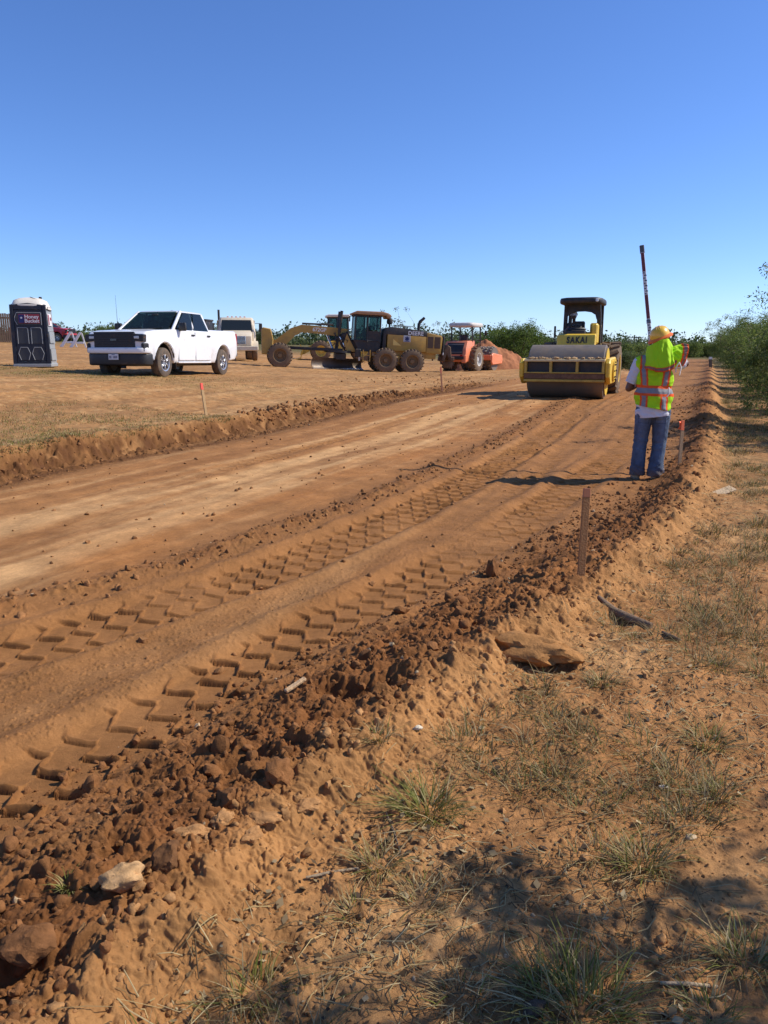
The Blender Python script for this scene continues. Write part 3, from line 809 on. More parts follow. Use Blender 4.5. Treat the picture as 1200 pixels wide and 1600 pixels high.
def verge_grass():
    rs = np.random.default_rng(19); Vs = []; Fs = []; Cs = []; off = 0
    # clumps of many sizes over the verge, thick far off and thin near
    P = []
    for i in range(2600):
        u = .9 + 33 * rs.random() ** 1.25; v = v_crest(u) + .35 + (.2 + u * .30) * rs.random() ** .9
        x, y = to_xy(u, v)
        if y < 1.0 or abs(x) > y * .72 + 1.2: continue
        dens = float(vnoise(np.array([x * .8]), np.array([y * .8]), 301)[0])
        if dens < -.08 + .3 * rs.random() - .02 * min(u, 20): continue
        P.append((x, y, u))
    P = np.array(P); Z = drop_mesh_z(P[:, 0], P[:, 1])
    for (x, y, u), z in zip(P, Z):
        far = min(1, u / 14)
        n = int(14 + 34 * rs.random() + 30 * far); V, F, C = tuft(n, .06 + .10 * rs.random() + .14 * far, .04 + .07 * rs.random() + .05 * far, .12 + .30 * rs.random() + .12 * far, rs, (.3, 1.9), .0035 + .004 * far)
        V[:, :2] += (x, y); V[:, 2] += z
        Vs.append(V); Fs.append(F + off); Cs.append(C * .8); off += len(V)
    o = np_mesh('verge_grass', np.concatenate(Vs), np.concatenate(Fs), np.concatenate(Cs), GM, None, 0)
    tag(o, 'thin dry grass over the verge', kind='stuff')
verge_grass()

def litter():
    """straw, dead stems and twigs lying on the verge"""
    rs = np.random.default_rng(29); n = 15000
    u = .8 + 15 * rs.random(n) ** 1.7; v = v_crest(u) + .22 + (.6 + u * .35) * rs.random(n)
    x, y = to_xy(u, v)
    keep = (np.abs(x) < y * .75 + 1) & (vnoise(x * 1.1, y * 1.1, 303) > -.35 + .5 * rs.random(n)); x, y = x[keep], y[keep]; n = len(x)
    z = drop_mesh_z(x, y); a = rs.random(n) * 6.283; L = .018 + .13 * rs.random(n) ** 3.0
    w = .0006 + .0011 * rs.random(n)
    x2, y2 = x + np.cos(a) * L, y + np.sin(a) * L; z2 = drop_mesh_z(x2, y2)
    xm, ym = (x + x2) / 2 + rs.normal(0, .12, n) * L, (y + y2) / 2 + rs.normal(0, .12, n) * L; zm = np.maximum(drop_mesh_z(xm, ym), (z + z2) / 2) + .004 + .012 * rs.random(n)
    P = [np.stack([x, y, z + .003], 1), np.stack([xm, ym, zm], 1), np.stack([x2, y2, z2 + .003 + .01 * rs.random(n)], 1)]
    side = np.stack([-np.sin(a), np.cos(a), np.zeros(n)], 1) * w[:, None]; up = np.array([0, 0, 1.0]) * w[:, None] * 1.5
    V = np.stack([q for p in P for q in (p - side, p + up, p + side)], 1).reshape(-1, 3)
    b = np.arange(n)[:, None] * 9; F = np.concatenate([np.stack([b[:, 0] + i, b[:, 0] + i + 1, b[:, 0] + i + 4, b[:, 0] + i + 3], 1) for i in (0, 1, 3, 4)])
    C = STRAW[rs.integers(0, 5, n)] * (.7 + .6 * rs.random((n, 1)))
    o = np_mesh('straw_litter', V, F, np.repeat(C, 9, 0), GM, None, 0); tag(o, 'dead straw and twigs strewn on the verge', kind='stuff')
litter()

def leaf_litter():
    """small dry leaves and chaff lying flat on the verge"""
    rs = np.random.default_rng(59); n = 11000
    u = .7 + 11 * rs.random(n) ** 1.6; v = v_crest(u) + .25 + (.6 + u * .38) * rs.random(n)
    x, y = to_xy(u, v); k = (np.abs(x) < y * .75 + 1) & (fbm(x * 1.3, y * 1.3, 2, 307) > -.30 + .7 * rs.random(n)); x, y = x[k], y[k]; n = len(x)
    z = drop_mesh_z(x, y) + .003; L = .004 + .013 * rs.random(n) ** 2; W = L * (.3 + .5 * rs.random(n)); a = rs.random(n) * 6.283; t = rs.normal(0, .35, n); t2 = rs.normal(0, .3, n)
    d = np.stack([np.cos(a), np.sin(a), t], 1) * L[:, None]; s_ = np.stack([-np.sin(a), np.cos(a), t2], 1) * W[:, None]; p = np.stack([x, y, z + .3 * L], 1)
    V = np.stack([p - d, p + s_, p + d, p - s_], 1).reshape(-1, 3); F = np.arange(n * 4).reshape(-1, 4)
    pal = np.array([(.12, .075, .035), (.20, .13, .06), (.33, .24, .12), (.08, .05, .028), (.46, .36, .20)])
    o = np_mesh('leaf_litter', V, F, np.repeat(pal[rs.integers(0, 5, n)] * (.7 + .5 * rs.random((n, 1))), 4, 0), GM, None, 0); tag(o, 'dry leaf crumbs over the verge', kind='stuff')
leaf_litter()

def yard_turf():
    """short turf on the bank top and round the toilet and pickup"""
    rs = np.random.default_rng(39); n = 56000
    x = np.empty(n); y = np.empty(n)
    h = n // 2
    uu = 4.0 + 8.5 * rs.random(h); vv = v_bank(uu) - .38 - 3.4 * rs.random(h) ** 1.6; x[:h], y[:h] = to_xy(uu, vv)
    x[h:] = -10.3 + rs.normal(0, 3.4, n - h); y[h:] = 22.4 + rs.normal(0, 1.5, n - h)
    keep = vnoise(x * 1.0, y * 1.0, 305) + .5 * vnoise(x * 4, y * 4, 306) > -.45 + .8 * rs.random(n); x, y = x[keep], y[keep]; n = len(x); z = land(x, y)[0]
    pal = np.where((rs.random(n) < .48)[:, None], GRASS[rs.integers(0, 4, n)], STRAW[rs.integers(0, 5, n)])
    V, F, C = blades(x, y, z - .01, .022 + .045 * rs.random(n), .008 + .007 * rs.random(n), .3 + rs.random(n), pal * (.8 + .3 * rs.random((n, 1))), rs, 2)
    o = np_mesh('yard_turf', V, F, C, GM, None, 0); tag(o, 'worn short grass on the yard edge', kind='stuff')
yard_turf()

# ------------------------------------------------------------------ clods and stones
def _ico(sub):
    bm = bmesh.new(); bmesh.ops.create_icosphere(bm, subdivisions=sub, radius=1)
    V = np.array([v.co[:] for v in bm.verts]); bm.verts.index_update(); F = np.array([[v.index for v in f.verts] for f in bm.faces]); bm.free(); return V, F
def rock_shape(seed, sub=2, rough=.28, flat=.75):
    rs = np.random.default_rng(seed); V, F = _ico(sub)
    for k in range(7):      # chipped facets
        n = rs.normal(size=3); n /= np.linalg.norm(n); d = .55 + .35 * rs.random(); s = V @ n; V = V - np.clip(s - d, 0, None)[:, None] * n * .85
    f = 1 + rough * (vnoise(V[:, 0] * 1.7 + seed, V[:, 1] * 1.7 + V[:, 2] * 1.1, seed) + .5 * vnoise(V[:, 0] * 4 + V[:, 2] * 2, V[:, 1] * 4 - V[:, 2], seed + 1) + .25 * vnoise(V[:, 0] * 9 + V[:, 2] * 7, V[:, 1] * 9 - V[:, 2] * 5, seed + 2))
    return V * f[:, None] * np.array([1, .85, flat]), F
def scatter_clods():
    rs = np.random.default_rng(49)
    shapes = {1: [rock_shape(500 + i, 1) for i in range(6)], 2: [rock_shape(600 + i, 2, .45) for i in range(8)], 3: [rock_shape(650 + i, 3, .5) for i in range(5)]}
    P = []
    def add(n, fu, fv, smin, smax, pw, dark):
        u = fu(rs.random(n)); v = fv(u, rs.random(n), n); s = smin + (smax - smin) * rs.random(n) ** pw
        for a in zip(u, v, s): P.append((*a, dark))
    cr = lambda lo, hi: (lambda u, r, n: v_crest(u) + lo + (hi - lo) * r)
    add(5200, lambda r: .7 + 8 * r ** 1.3, cr(-.85, .12), .003, .021, 2.6, 1)
    add(80, lambda r: .8 + 9 * r, cr(-.65, .05), .022, .055, 2.0, 1)
    add(900, lambda r: 6 + 26 * r ** 1.3, cr(-.8, .25), .010, .045, 2.6, 1)
    add(600, lambda r: .7 + 8 * r ** 1.3, cr(.0, .45), .004, .024, 2.8, 0)
    add(1500, lambda r: 5 + 25 * r, lambda u, r, n: v_bank(u) + .35 - .85 * r, .007, .038, 2.8, .85)
    add(1100, lambda r: 2 + 24 * r ** 1.2, lambda u, r, n: v_ridge(u) + rs.normal(0, .14, n), .006, .035, 2, .8)
    add(900, lambda r: 2.5 + 22 * r ** 1.2, lambda u, r, n: -7.3 + 6.2 * r, .006, .035, 3, .7)
    add(900, lambda r: .8 + 9 * r ** 1.4, lambda u, r, n: v_crest(u) + .4 + (.4 + .3 * u) * r, .004, .020, 2.5, .1)
    add(5200, lambda r: .7 + 8 * r ** 1.5, lambda u, r, n: v_crest(u) + .15 + (.5 + .42 * u) * r ** .8, .0022, .009, 1.8, .45)
    add(520, lambda r: 13 + 9 * r, lambda u, r, n: v_bank(u) - .25 - 1.0 * r * rs.random(n), .012, .085, 2.4, .9)
    add(260, lambda r: 24 + 12 * r, lambda u, r, n: -8.2 - 4.0 * r, .012, .07, 2.6, .6)
    P = np.array(P); x, y = to_xy(P[:, 0], P[:, 1]); z = drop_mesh_z(x, y)
    Vs = []; Fs = []; Cs = []; off = 0
    for i in range(len(P)):
        if abs(x[i]) > y[i] * .75 + .8: continue
        s = P[i, 2]; px = s / max(y[i], 1) * 768
        sh = shapes[1 if px < 4 else 2 if px < 14 else 3]; V, F = sh[rs.integers(len(sh))]
        M = np.array(Euler(rs.random(3) * 6.28).to_matrix())
        W = (V * s * (.75 + .5 * rs.random(3))) @ M.T + np.array([x[i], y[i], z[i] + s * .05])
        d = P[i, 3]; c = np.array([.40, .21, .085]) * (1 - d) + np.array([.225, .100, .038]) * d
        if rs.random() < .02 and s < .02: c = np.array([.50, .36, .21])
        Vs.append(W); Fs.append(F + off); Cs.append(np.tile(c * (.75 + .5 * rs.random()), (len(W), 1))); off += len(W)
    o = np_mesh('dirt_clods', np.concatenate(Vs), np.concatenate(Fs), np.concatenate(Cs), attr_mat('clod_surface', .95, 0, bump=.8, bscale=70, noise=.3, nscale=40, spec=.1), None, 55)
    tag(o, 'loose clods of moist dirt along the windrow and bank', kind='stuff')
scatter_clods()

RM = attr_mat('clod_surface')
def one_rock(name, label, px, py, z, size, seed, col, rz=0, sink=.35, cat='rock', sub=4, flat=.7, rough=.22):
    V, F = rock_shape(seed, sub, rough, flat); V = V * np.array(size)
    n = fbm(V[:, 0] * 30, V[:, 1] * 30 + V[:, 2] * 20, 4, seed)
    C = np.array(col)[None] * (1 + .25 * n)[:, None]
    o = np_mesh(name, V, F, np.clip(C, .02, .8), RM, None, 40)
    x, y = at_ground(px, py, z); zz = float(drop_mesh_z([x], [y])[0])
    o.location = (x, y, zz + size[2] * (1 - sink) * .6); o.rotation_euler = (0, 0, rz)
    return tag(o, label, cat)
one_rock('half_buried_rock', 'big flat orange rock half buried at the foot of the windrow', 832, 1030, .06, (.24, .16, .11), 901, (.36, .175, .062), -.2, .75, flat=.62, rough=.30)
one_rock('pale_stone', 'pale tan oval stone lying on dark clods at lower left', 190, 1398, .14, (.066, .048, .05), 907, (.50, .30, .14), .7, .1)
one_rock('dark_stone', 'small dark stone in shade near the bottom edge', 832, 1578, .05, (.035, .028, .024), 911, (.12, .085, .06), .3, .4)
one_rock('dark_clod', 'large dark lump of moist soil standing out of the lower left clods', 45, 1480, .15, (.07, .06, .065), 919, (.20, .09, .036), .3, .2, 'dirt clod')
one_rock('dark_clod', 'round dark clod right of the pale oval stone', 262, 1350, .16, (.05, .045, .05), 923, (.17, .080, .034), 1.3, .15, 'dirt clod')
one_rock('dark_clod', 'upright dark clod on the inner slope just left of the nearest stake', 770, 880, .12, (.045, .045, .075), 929, (.20, .09, .036), .3, .2, 'dirt clod', flat=1.2)
one_rock('white_pebble', 'white pebble on the bare patch under the largest green tuft', 652, 1167, .05, (.02, .015, .014), 931, (.68, .58, .42), .3, .1, 'stone', 3)
one_rock('white_pebble', 'chalky pebble lying on the sunny slope right of the windrow', 1038, 1224, .05, (.022, .010, .009), 937, (.72, .66, .55), -.1, .1, 'stone', 3)
one_rock('tan_pebble', 'tan pebble on the flat verge right of the shaded hollow tuft', 1080, 1308, .05, (.018, .014, .013), 941, (.60, .44, .26), .2, .1, 'stone', 3)
for i, (px, py, sx, sy, rz, lab) in enumerate([(300, 1322, .06, .045, .3, 'flat cracked soil slab nearest the pale oval stone'), (345, 1300, .055, .05, 1.1, 'flat cracked soil slab second from the pale oval stone'), (415, 1290, .075, .05, -.2, 'widest flat cracked soil slab on the windrow foot'), (480, 1262, .06, .045, .6, 'cracked soil slab at the right end of the slab row'), (395, 1320, .045, .035, .9, 'smallest cracked soil slab, below the widest one')]):
    one_rock('soil_slab', lab, px, py, .1, (sx * .85, sy * .85, .020), 951 + i, (.42, .215, .085), rz, .55, 'soil slab', 4, .8, .35)

WOODM = lambda n, c: paint(n, c, .85, bump=.5, bscale=60, var=.3, scale=14)
def stick(name, label, pts, r, col, cat='stick'):
    P = [at_ground(px, py, .06) for px, py in pts]; z = drop_mesh_z([p[0] for p in P], [p[1] for p in P])
    mb = MB(); mb.tube([(x, y, zz + r[i] * .6 + .004) for i, ((x, y), zz) in enumerate(zip(P, z))], list(r), 8)
    o = mb.build(name, WOODM('wood_' + name, col), None, 50); return tag(o, label, cat)
stick('driftwood_log', 'weathered grey-brown log lying across the foot of the windrow', [(935, 940), (958, 955), (985, 970), (1018, 980)], (.012, .026, .030, .018), (.20, .125, .07), 'log')
stick('broken_branch', 'short dark branch end just below the weathered log', [(1035, 990), (1048, 998), (1062, 1003)], (.008, .014, .008), (.14, .085, .05), 'branch')
stick('pale_stick', 'straight pale stick lying in the shade at lower right', [(1032, 1530), (1075, 1533), (1122, 1536)], (.004, .005, .004), (.46, .33, .19))
stick('long_twig', 'long bent straw-coloured twig right of the cracked slabs', [(478, 1368), (515, 1362), (560, 1355)], (.004, .005, .003), (.33, .24, .14))
stick('dark_twig', 'thin dark twig standing off the bare soil left of the largest tuft', [(603, 1263), (614, 1295), (626, 1332)], (.003, .004, .002), (.10, .07, .05))
def chip(label, px, py, L, W, rz, col, tilt):
    mb = MB(); mb.box((0, 0, 0), (L, W, .014), .003)
    o = mb.build('wood_chip', WOODM('wood_chip_%d' % px, col), None, 30); x, y = at_ground(px, py, .05); z = float(drop_mesh_z([x], [y])[0])
    o.location = (x, y, z + .03); o.rotation_euler = (tilt, -.25, rz); tag(o, label, 'wood chip')
chip('broken piece of pale lumber lying behind the windrow right of the rod holder', 1131, 772, .24, .11, .35, (.62, .44, .25), .25)
chip('splinter of pale wood among the dark clods by the tyre prints', 462, 1092, .11, .022, .75, (.55, .36, .19), .1)
# ------------------------------------------------------------------ shared vehicle pieces
WHITE = paint('white_paint', (.78, .78, .77), .32, coat=.6, dust=.10, scale=2.2, var=.03)
BLACK = paint('black_plastic', (.018, .018, .019), .5, dust=.12, scale=4)
RUBBER = paint('tyre_rubber', (.045, .042, .038), .85, dust=.55, dustcol=(.24, .155, .09), scale=3.5, bump=.3)
MUDRUB = paint('muddy_tyre_rubber', (.085, .065, .045), .9, dust=.85, dustcol=(.21, .135, .075), scale=2.5, bump=.4)
ALLOY = paint('alloy', (.55, .55, .56), .35, .85, dust=.15, scale=6)
CHROME = paint('bright_metal', (.70, .70, .70), .22, 1.0, dust=.08)
DGLASS = glass('dark_glass', (.022, .028, .030), .03)
TGLASS = glass('tinted_glass', (.015, .02, .022), .04, clear=.28)
WGLASS = glass('windshield_glass', (.02, .028, .03), .03, clear=.55)
CGLASS = glass('cab_glass', (.03, .05, .05), .05, clear=.62)
STEEL = paint('worn_steel', (.14, .115, .095), .5, .6, dust=.35, dustcol=(.20, .125, .07), scale=3, var=.3)
RUSTY = paint('rusty_steel', (.13, .075, .045), .75, .2, dust=.5, dustcol=(.20, .12, .065), scale=3, var=.3)
GRIM = paint('dusty_yellow_rim', (.27, .155, .045), .7, dust=.85, dustcol=(.21, .135, .075), scale=2.2)
GYEL = paint('grader_yellow', (.50, .29, .05), .5, dust=.45, dustcol=(.24, .15, .075), scale=1.6, var=.12)
RYEL = paint('roller_yellow', (.76, .50, .05), .42, dust=.28, dustcol=(.34, .22, .10), scale=2.2)
ORANGE = paint('roller_orange', (.84, .25, .11), .45, dust=.22, dustcol=(.45, .27, .15), scale=2)
DARK = paint('machine_black', (.022, .021, .021), .55, dust=.35, dustcol=(.13, .085, .05), scale=2.2)
CREAM = paint('cream_white', (.72, .66, .55), .5, dust=.25, dustcol=(.45, .32, .19), scale=2)
LENS = glass('lamp_lens', (.55, .57, .58), .08)
AMBER = paint('amber_lens', (.75, .22, .03), .2, coat=.5)
REDL = paint('red_lens', (.45, .015, .01), .25, coat=.5)

def wheel(parent, c, r, w, rim_r, rimmat, tyremat, side=1, lugs=0, spokes=0, dish=.25, name='wheel', lug_d=.03, rimdeep=None):
    """tyre (the part) with its rim (sub-part); axle along y, `side` = which way the outside faces"""
    mb = MB(); h = w / 2; s = side
    mb.lathe([(rim_r, -h * .82), (rim_r * 1.04, -h), (r * .86, -h * 1.02), (r * .965, -h * .86), (r, -h * .55), (r, h * .55), (r * .965, h * .86), (r * .86, h * 1.02), (rim_r * 1.04, h), (rim_r, h * .82)], (0, 0, 0), 'y', 44)
    if lugs:
        for i in range(lugs):
            for k in (-1, 1):
                a = 2 * math.pi * (i + (.5 if k > 0 else 0)) / lugs
                t = MB().box((0, 0, 0), (lug_d * 2.1, h * 1.0, lug_d * 2), .006)
                M = Matrix.Rotation(a, 4, 'Y') @ Matrix.Translation((0, k * h * .5, r + lug_d * .2)) @ Matrix.Rotation(k * .55, 4, 'Z')
                mb.add(t.v, t.f, M)
    o = mb.build(name, tyremat, parent, 40); o.location = c
    rb = MB(); f = s * h
    rb.lathe([(rim_r * 1.03, f * .82), (rim_r * 1.03, f * 1.0), (rim_r * .92, f * .95), (rim_r * .84, f * (1 - dish * 2)), (rim_r * .4, f * (1 - dish * 2.2)), (rim_r * .30, f * (1 - dish)), (0.001, f * (1 - dish))], (0, 0, 0), 'y', 32)
    rb.lathe([(rim_r * 1.02, -f * .8), (rim_r * .9, -f * .7), (.001, -f * .5)], (0, 0, 0), 'y', 20)
    for i in range(spokes):
        a = 2 * math.pi * i / spokes
        for k in (-.13, .13):
            t = MB().box((0, 0, 0), (rim_r * .13, abs(f) * .22, rim_r * .68), .006, taper=(.75, 1))
            rb.add(t.v, t.f, Matrix.Rotation(a + k, 4, 'Y') @ Matrix.Translation((0, f * .86, rim_r * .60)))
    if not spokes:
        for i in range(10):
            a = 2 * math.pi * i / 10; p = (rim_r * .62 * math.cos(a), f * (1 - dish * 2), rim_r * .62 * math.sin(a))
            rb.cyl(p, (p[0], p[1] + s * .03, p[2]), rim_r * .045, n=6)
    rb.build('rim', rimmat, o, 40)
    if spokes:
        MB().lathe([(rim_r * .86, f * .60), (.001, f * .58)], (0, 0, 0), 'y', 24).build('brake_disc', DARK, o, 40)
    return o

def place(root, p, heading, pitch=0.0, roll=0.0):
    root.location = p; root.rotation_mode = 'XYZ'
    root.rotation_euler = (Matrix.Rotation(heading, 3, 'Z') @ Matrix.Rotation(-pitch, 3, 'Y') @ Matrix.Rotation(roll, 3, 'X')).to_euler()

def soften(o, w):
    m = o.modifiers.new('rounded', 'BEVEL'); m.width = w; m.segments = 3; m.limit_method = 'ANGLE'; m.angle_limit = R(24)
    return o

def quad_at(a, b, c, d, u0, u1, v0, v1):
    """sub-rectangle of a quad a-b-c-d (a,b bottom; c,d top right, top left)"""
    a, b, c, d = map(Vector, (a, b, c, d))
    f = lambda u, v: (a * (1 - u) + b * u) * (1 - v) + (d * (1 - u) + c * u) * v
    return [f(u0, v0), f(u1, v0), f(u1, v1), f(u0, v1)]

def arch(cx, cz, r, a0, a1, n=9):
    return [(cx + r * math.cos(R(a0 + (a1 - a0) * i / n)), cz + r * math.sin(R(a0 + (a1 - a0) * i / n))) for i in range(n + 1)]

# ------------------------------------------------------------------ white crew-cab pickup
def pickup(root, paintm, detail=True, WB=(1.93, -1.81)):
    xf, xr = WB; wr = .41
    W = 1.0
    prof = [(2.93, .50), (2.95, .95), (2.91, 1.17), (2.82, 1.235), (2.3, 1.285), (1.25, 1.345), (-.98, 1.375), (-1.0, 1.40), (-2.85, 1.42), (-2.90, 1.36), (-2.93, .70), (-2.80, .50)]
    prof += [(xr - .54, .46)] + arch(xr, .44, .50, 176, 6)[0:] + [(xr + .55, .39), (xf - .57, .39)] + arch(xf, .44, .51, 178, 4) + [(xf + .56, .46)]
    def dfm(x, y, z):
        k = 1 - .055 * max(0, (z - .95) / .45) ** 2 - .04 * max(0, (.95 - z) / .45) ** 2
        if x > 2.1: k *= 1 - .085 * ((x - 2.1) / .85) ** 2
        d = 0
        for c in (xf, xr):                              # flared wheel arches
            r = math.hypot(x - c, z - .44)
            if r < .66: d = max(d, .035 * (1 - abs(r - .55) / .11) if r > .44 else .0)
        s = 1 if y > 0 else -1
        if z > 1.2 and abs(y) < .5 and x > 1.2: z += .015      # bonnet bulge
        return (x - (.10 * (abs(y) / W) ** 3 if x > 2.5 else 0), y * k + s * d, z)
    mb = MB(); mb.prism(prof, -W, W, 'y', .045, 2, cuts=(('z', (.66, .78, .95, 1.1, 1.22)), ('z', (.5, .86, 1.02, 1.16)), ('y', (-.93, -.82, -.66, -.5, -.25, 0, .25, .5, .66, .82, .93)), ('x', (-2.7, -2.4, -2.1, -1.5, -1.2, -.6, 0, .6, 1.1, 1.35, 1.6, 1.93, 2.3, 2.45, 2.6, 2.68, 2.75, 2.85))), deform=dfm)
    body = mb.build('body', paintm, root, 42); soften(body, .03)
    # cab
    b0, b1, t0, t1 = 1.36, -1.08, .50, -.95; zb, zt = 1.33, 1.90; yb, yt = .935, .735
    def ring(f):
        x0 = b0 + (t0 - b0) * f; x1 = b1 + (t1 - b1) * f; y = yb + (yt - yb) * f; z = zb + (zt - zb) * f; return x0, x1, y, z
    def rpts(f, ins, c=.12):
        x0, x1, y, z = ring(f); x0 -= ins; x1 += ins; y -= ins; out = []
        for cx, cy, aa in ((x0 - c, y - c, 0), (x1 + c, y - c, 90), (x1 + c, -y + c, 180), (x0 - c, -y + c, 270)):
            for k in (75, 50, 25, 0)[::-1] if True else (): out.append((cx + c * math.cos(R(aa + k + 7)), cy + c * math.sin(R(aa + k + 7)), z))
        return out
    cab = MB(); cab.loft([rpts(f, i) for f, i in ((.92, .0), (.97, .01), (1.01, .05), (1.035, .13), (1.05, .26))])
    roof = cab.build('roof', paintm, root, 60)
    for s in (1, -1):
        pil = MB()
        def P(f, x): return (x, s * (ring(f)[2] - .03), ring(f)[3])
        a_ = [Vector(P(f, ring(f)[0] - .085)) for f in (-.05, .3, .6, .95)]; pil.tube(a_, .052, 8)
        pil.build('cab_pillar', paintm, root, 50); pil = MB(); xb_ = .02; pil.tube([P(f, xb_ - .02 * f) for f in (-.05, .5, .95)], .048, 8)
        pil.build('cab_pillar', paintm, root, 50); pil = MB(); q = []      # wide rear quarter panel
        for f in (-.05, .25, .5, .75, .95): q.append([(ring(f)[1] + .24 + .06 * f, s * ring(f)[2], ring(f)[3]), (ring(f)[1] + .05, s * (ring(f)[2] - .02), ring(f)[3]), (ring(f)[1] + .0, s * (ring(f)[2] - .14), ring(f)[3]), (ring(f)[1] + .20, s * (ring(f)[2] - .10), ring(f)[3])])
        pil.loft(q); pil.build('cab_pillar', paintm, root, 50)
    x1_, X1_ = ring(.04)[1], ring(.93)[1]
    MB().panel([(x1_ + .05, .74, ring(.04)[3]), (x1_ + .05, -.74, ring(.04)[3]), (X1_ + .04, -.62, ring(.93)[3]), (X1_ + .04, .62, ring(.93)[3])], .0).build('rear_window', TGLASS, root, 0)
    inn = MB().box((1.12, 0, 1.30), (.42, 1.66, .16), .04).box((.1, 0, 1.28), (2.2, 1.7, .06), .01)
    for x in (.30, -.62):
        for y in (-.42, .42): inn.box((x, y, 1.46), (.14, .50, .36), .05, (0, -10, 0)).box((x - .05, y, 1.70), (.10, .26, .16), .04)
    inn.lathe([(.175, -.012), (.19, 0), (.175, .012)], (.88, .42, 1.44), 'x', 20)
    inn.box((.72, 0, 1.78), (.04, .22, .06), .01)
    inn.build('interior', paint('cab_interior', (.05, .048, .046), .8), root, 40)
    x0, x1, y0, z0 = ring(.02); X0, X1, Y0, Z0 = ring(.95)
    A = [(x0 + .0, -y0 + .13, z0), (x0 + .045, 0, z0), (x0, y0 - .13, z0), (X0 - .0, Y0 - .11, Z0), (X0 + .005, 0, Z0), (X0, -Y0 + .11, Z0)]
    ws = MB()
    ws.panel([A[1], A[2], A[3], A[4]], .008); ws.panel([A[0], A[1], A[4], A[5]], .008); wsn = ws.build('windshield', WGLASS, root, 60)
    MB().tube([(x0 + .03, -.55, z0 + .02), (x0 - .02, -.1, z0 + .06)], .012, 6).tube([(x0 + .03, .1, z0 + .02), (x0 - .02, .6, z0 + .06)], .012, 6).build('wiper', BLACK, wsn)
    for s in (1, -1):
        q = [(ring(.06)[0] - .20, s * (ring(.06)[2]), ring(.06)[3]), (ring(.06)[1] + .20, s * ring(.06)[2], ring(.06)[3]), (ring(.90)[1] + .24, s * ring(.9)[2], ring(.9)[3]), (ring(.9)[0] - .20, s * ring(.9)[2], ring(.9)[3])]
        if s > 0: q = [q[1], q[0], q[3], q[2]]
        for u0, u1 in ((0.0, .47), (.53, 1.0)) if s > 0 else ((0, .47), (.53, 1)):
            MB().panel(quad_at(*q, u0, u1, -.06, 1.0), -.012).build('side_window', TGLASS, root, 20)
        # doors: thin shut-line frames and handles
        for k, (xa, xb) in enumerate(((1.12, .10), (.07, -.93))):
            ys = s * 1.003
            d = MB().box(((xa + xb) / 2, s * .985, .89), (xa - xb - .015, .028, .84), .012).build('door', paintm, root, 30)
            MB().box((xb + .13, s * 1.012, 1.20), (.20, .03, .045), .012, seg=2).build('handle', BLACK, d, 40)
        mm = MB().box((1.02, s * 1.10, 1.42), (.12, .24, .24), .04, seg=2).box((1.03, s * .99, 1.36), (.06, .12, .05), .01)
        mm.build('wing_mirror', BLACK, root, 40)
        MB().box((.1, s * .97, .41), (2.1, .05, .05), .015).build('sill_trim', paintm, root)
        for cx in (xf, xr):
            m = MB(); pts = arch(cx, .44, .53, 168, 12, 14)
            m.tube([(p[0], s * .985, p[1]) for p in pts], .022, 6); m.build('arch_liner', BLACK, root, 60)
            wl = MB(); wl.lathe([(.50, s * .55), (.50, s * .93)], (cx, 0, .44), 'y', 24, 0, 180); wl.build('wheel_well', BLACK, root, 60)
        MB().box((xf - .66, s * .86, .40), (.02, .22, .34), .005).build('mud_flap', BLACK, root)
    MB().box((0, 0, .42), (5.0, 1.3, .22), .03).build('chassis', DARK, root)
    # nose
    fx = 2.955
    g = MB().box((fx - .045, 0, 1.0), (.10, 1.30, .41), .02)
    for i in range(6): g.box((fx + .012, 0, .835 + i * .063), (.02, 1.20, .018), .004)
    g.box((fx - .02, 0, 1.205), (.05, 1.30, .03), .008)
    gr = g.build('grille', BLACK, root)
    MB().box((fx + .024, .0, 1.01), (.012, .20, .06), .004).build('badge', paint('dark_badge', (.03, .03, .03), .25, coat=.5), gr)
    for s in (1, -1):
        MB().prism([(.60, .985), (.93, .96), (.94, 1.15), (.60, 1.17)] if s > 0 else [(-.60, .985), (-.60, 1.17), (-.94, 1.15), (-.93, .96)], 2.78, fx - .005, 'x', .012).build('headlight_housing', BLACK, root)
        h = MB().box((fx - .01, s * .72, 1.075), (.03, .17, .075), .012, (0, 0, -s * 4)).build('headlight', LENS, root)
        MB().box((fx - .055, s * .895, 1.09), (.09, .06, .08), .012, (0, 0, -s * 30)).build('indicator', AMBER, root)
        MB().box((2.815, s * .90, .80), (.22, .11, .25), .03, (0, 0, -s * 22)).build('fog_recess', BLACK, root)
    MB().prism([(2.82, -.98), (2.93, -.90), (3.00, -.72), (3.03, 0), (3.00, .72), (2.93, .90), (2.82, .98), (2.66, 1.0), (2.66, -1.0)], .65, .81, 'z', .04, 3).build('front_bumper', paintm, root, 40)
    lb = MB().prism([(2.80, -.95), (2.90, -.86), (2.965, -.68), (2.985, 0), (2.965, .68), (2.90, .86), (2.80, .95), (2.55, .97), (2.55, -.97)], .33, .66, 'z', .05, 3).build('air_dam', BLACK, root, 40)
    if detail:
        pl = MB().box((3.02, .0, .56), (.02, .32, .16), .006).build('licence_plate', paint('plate_white', (.62, .63, .64), .5), root)
        cm = MB()
        for i, w in enumerate((.03, .035, .0, .025, .035, .03, .035)):
            if w: cm.box((3.031, -.115 + i * .038, .55), (.004, w * .8, .065), .002)
        cm.box((3.031, 0, .617), (.004, .10, .018), .002)
        cm.build('plate_marking', paint('plate_ink', (.10, .11, .18), .6), pl)
        MB().box((-.35, .0, 1.945), (.22, .05, .05), .02).build('shark_fin_aerial', BLACK, root)
    # tail
    MB().box((-2.95, 0, .66), (.16, 1.9, .17), .03).build('rear_bumper', CHROME, root)
    for s in (1, -1): MB().box((-2.90, s * .93, 1.13), (.09, .12, .42), .02).build('tail_light', REDL, root)
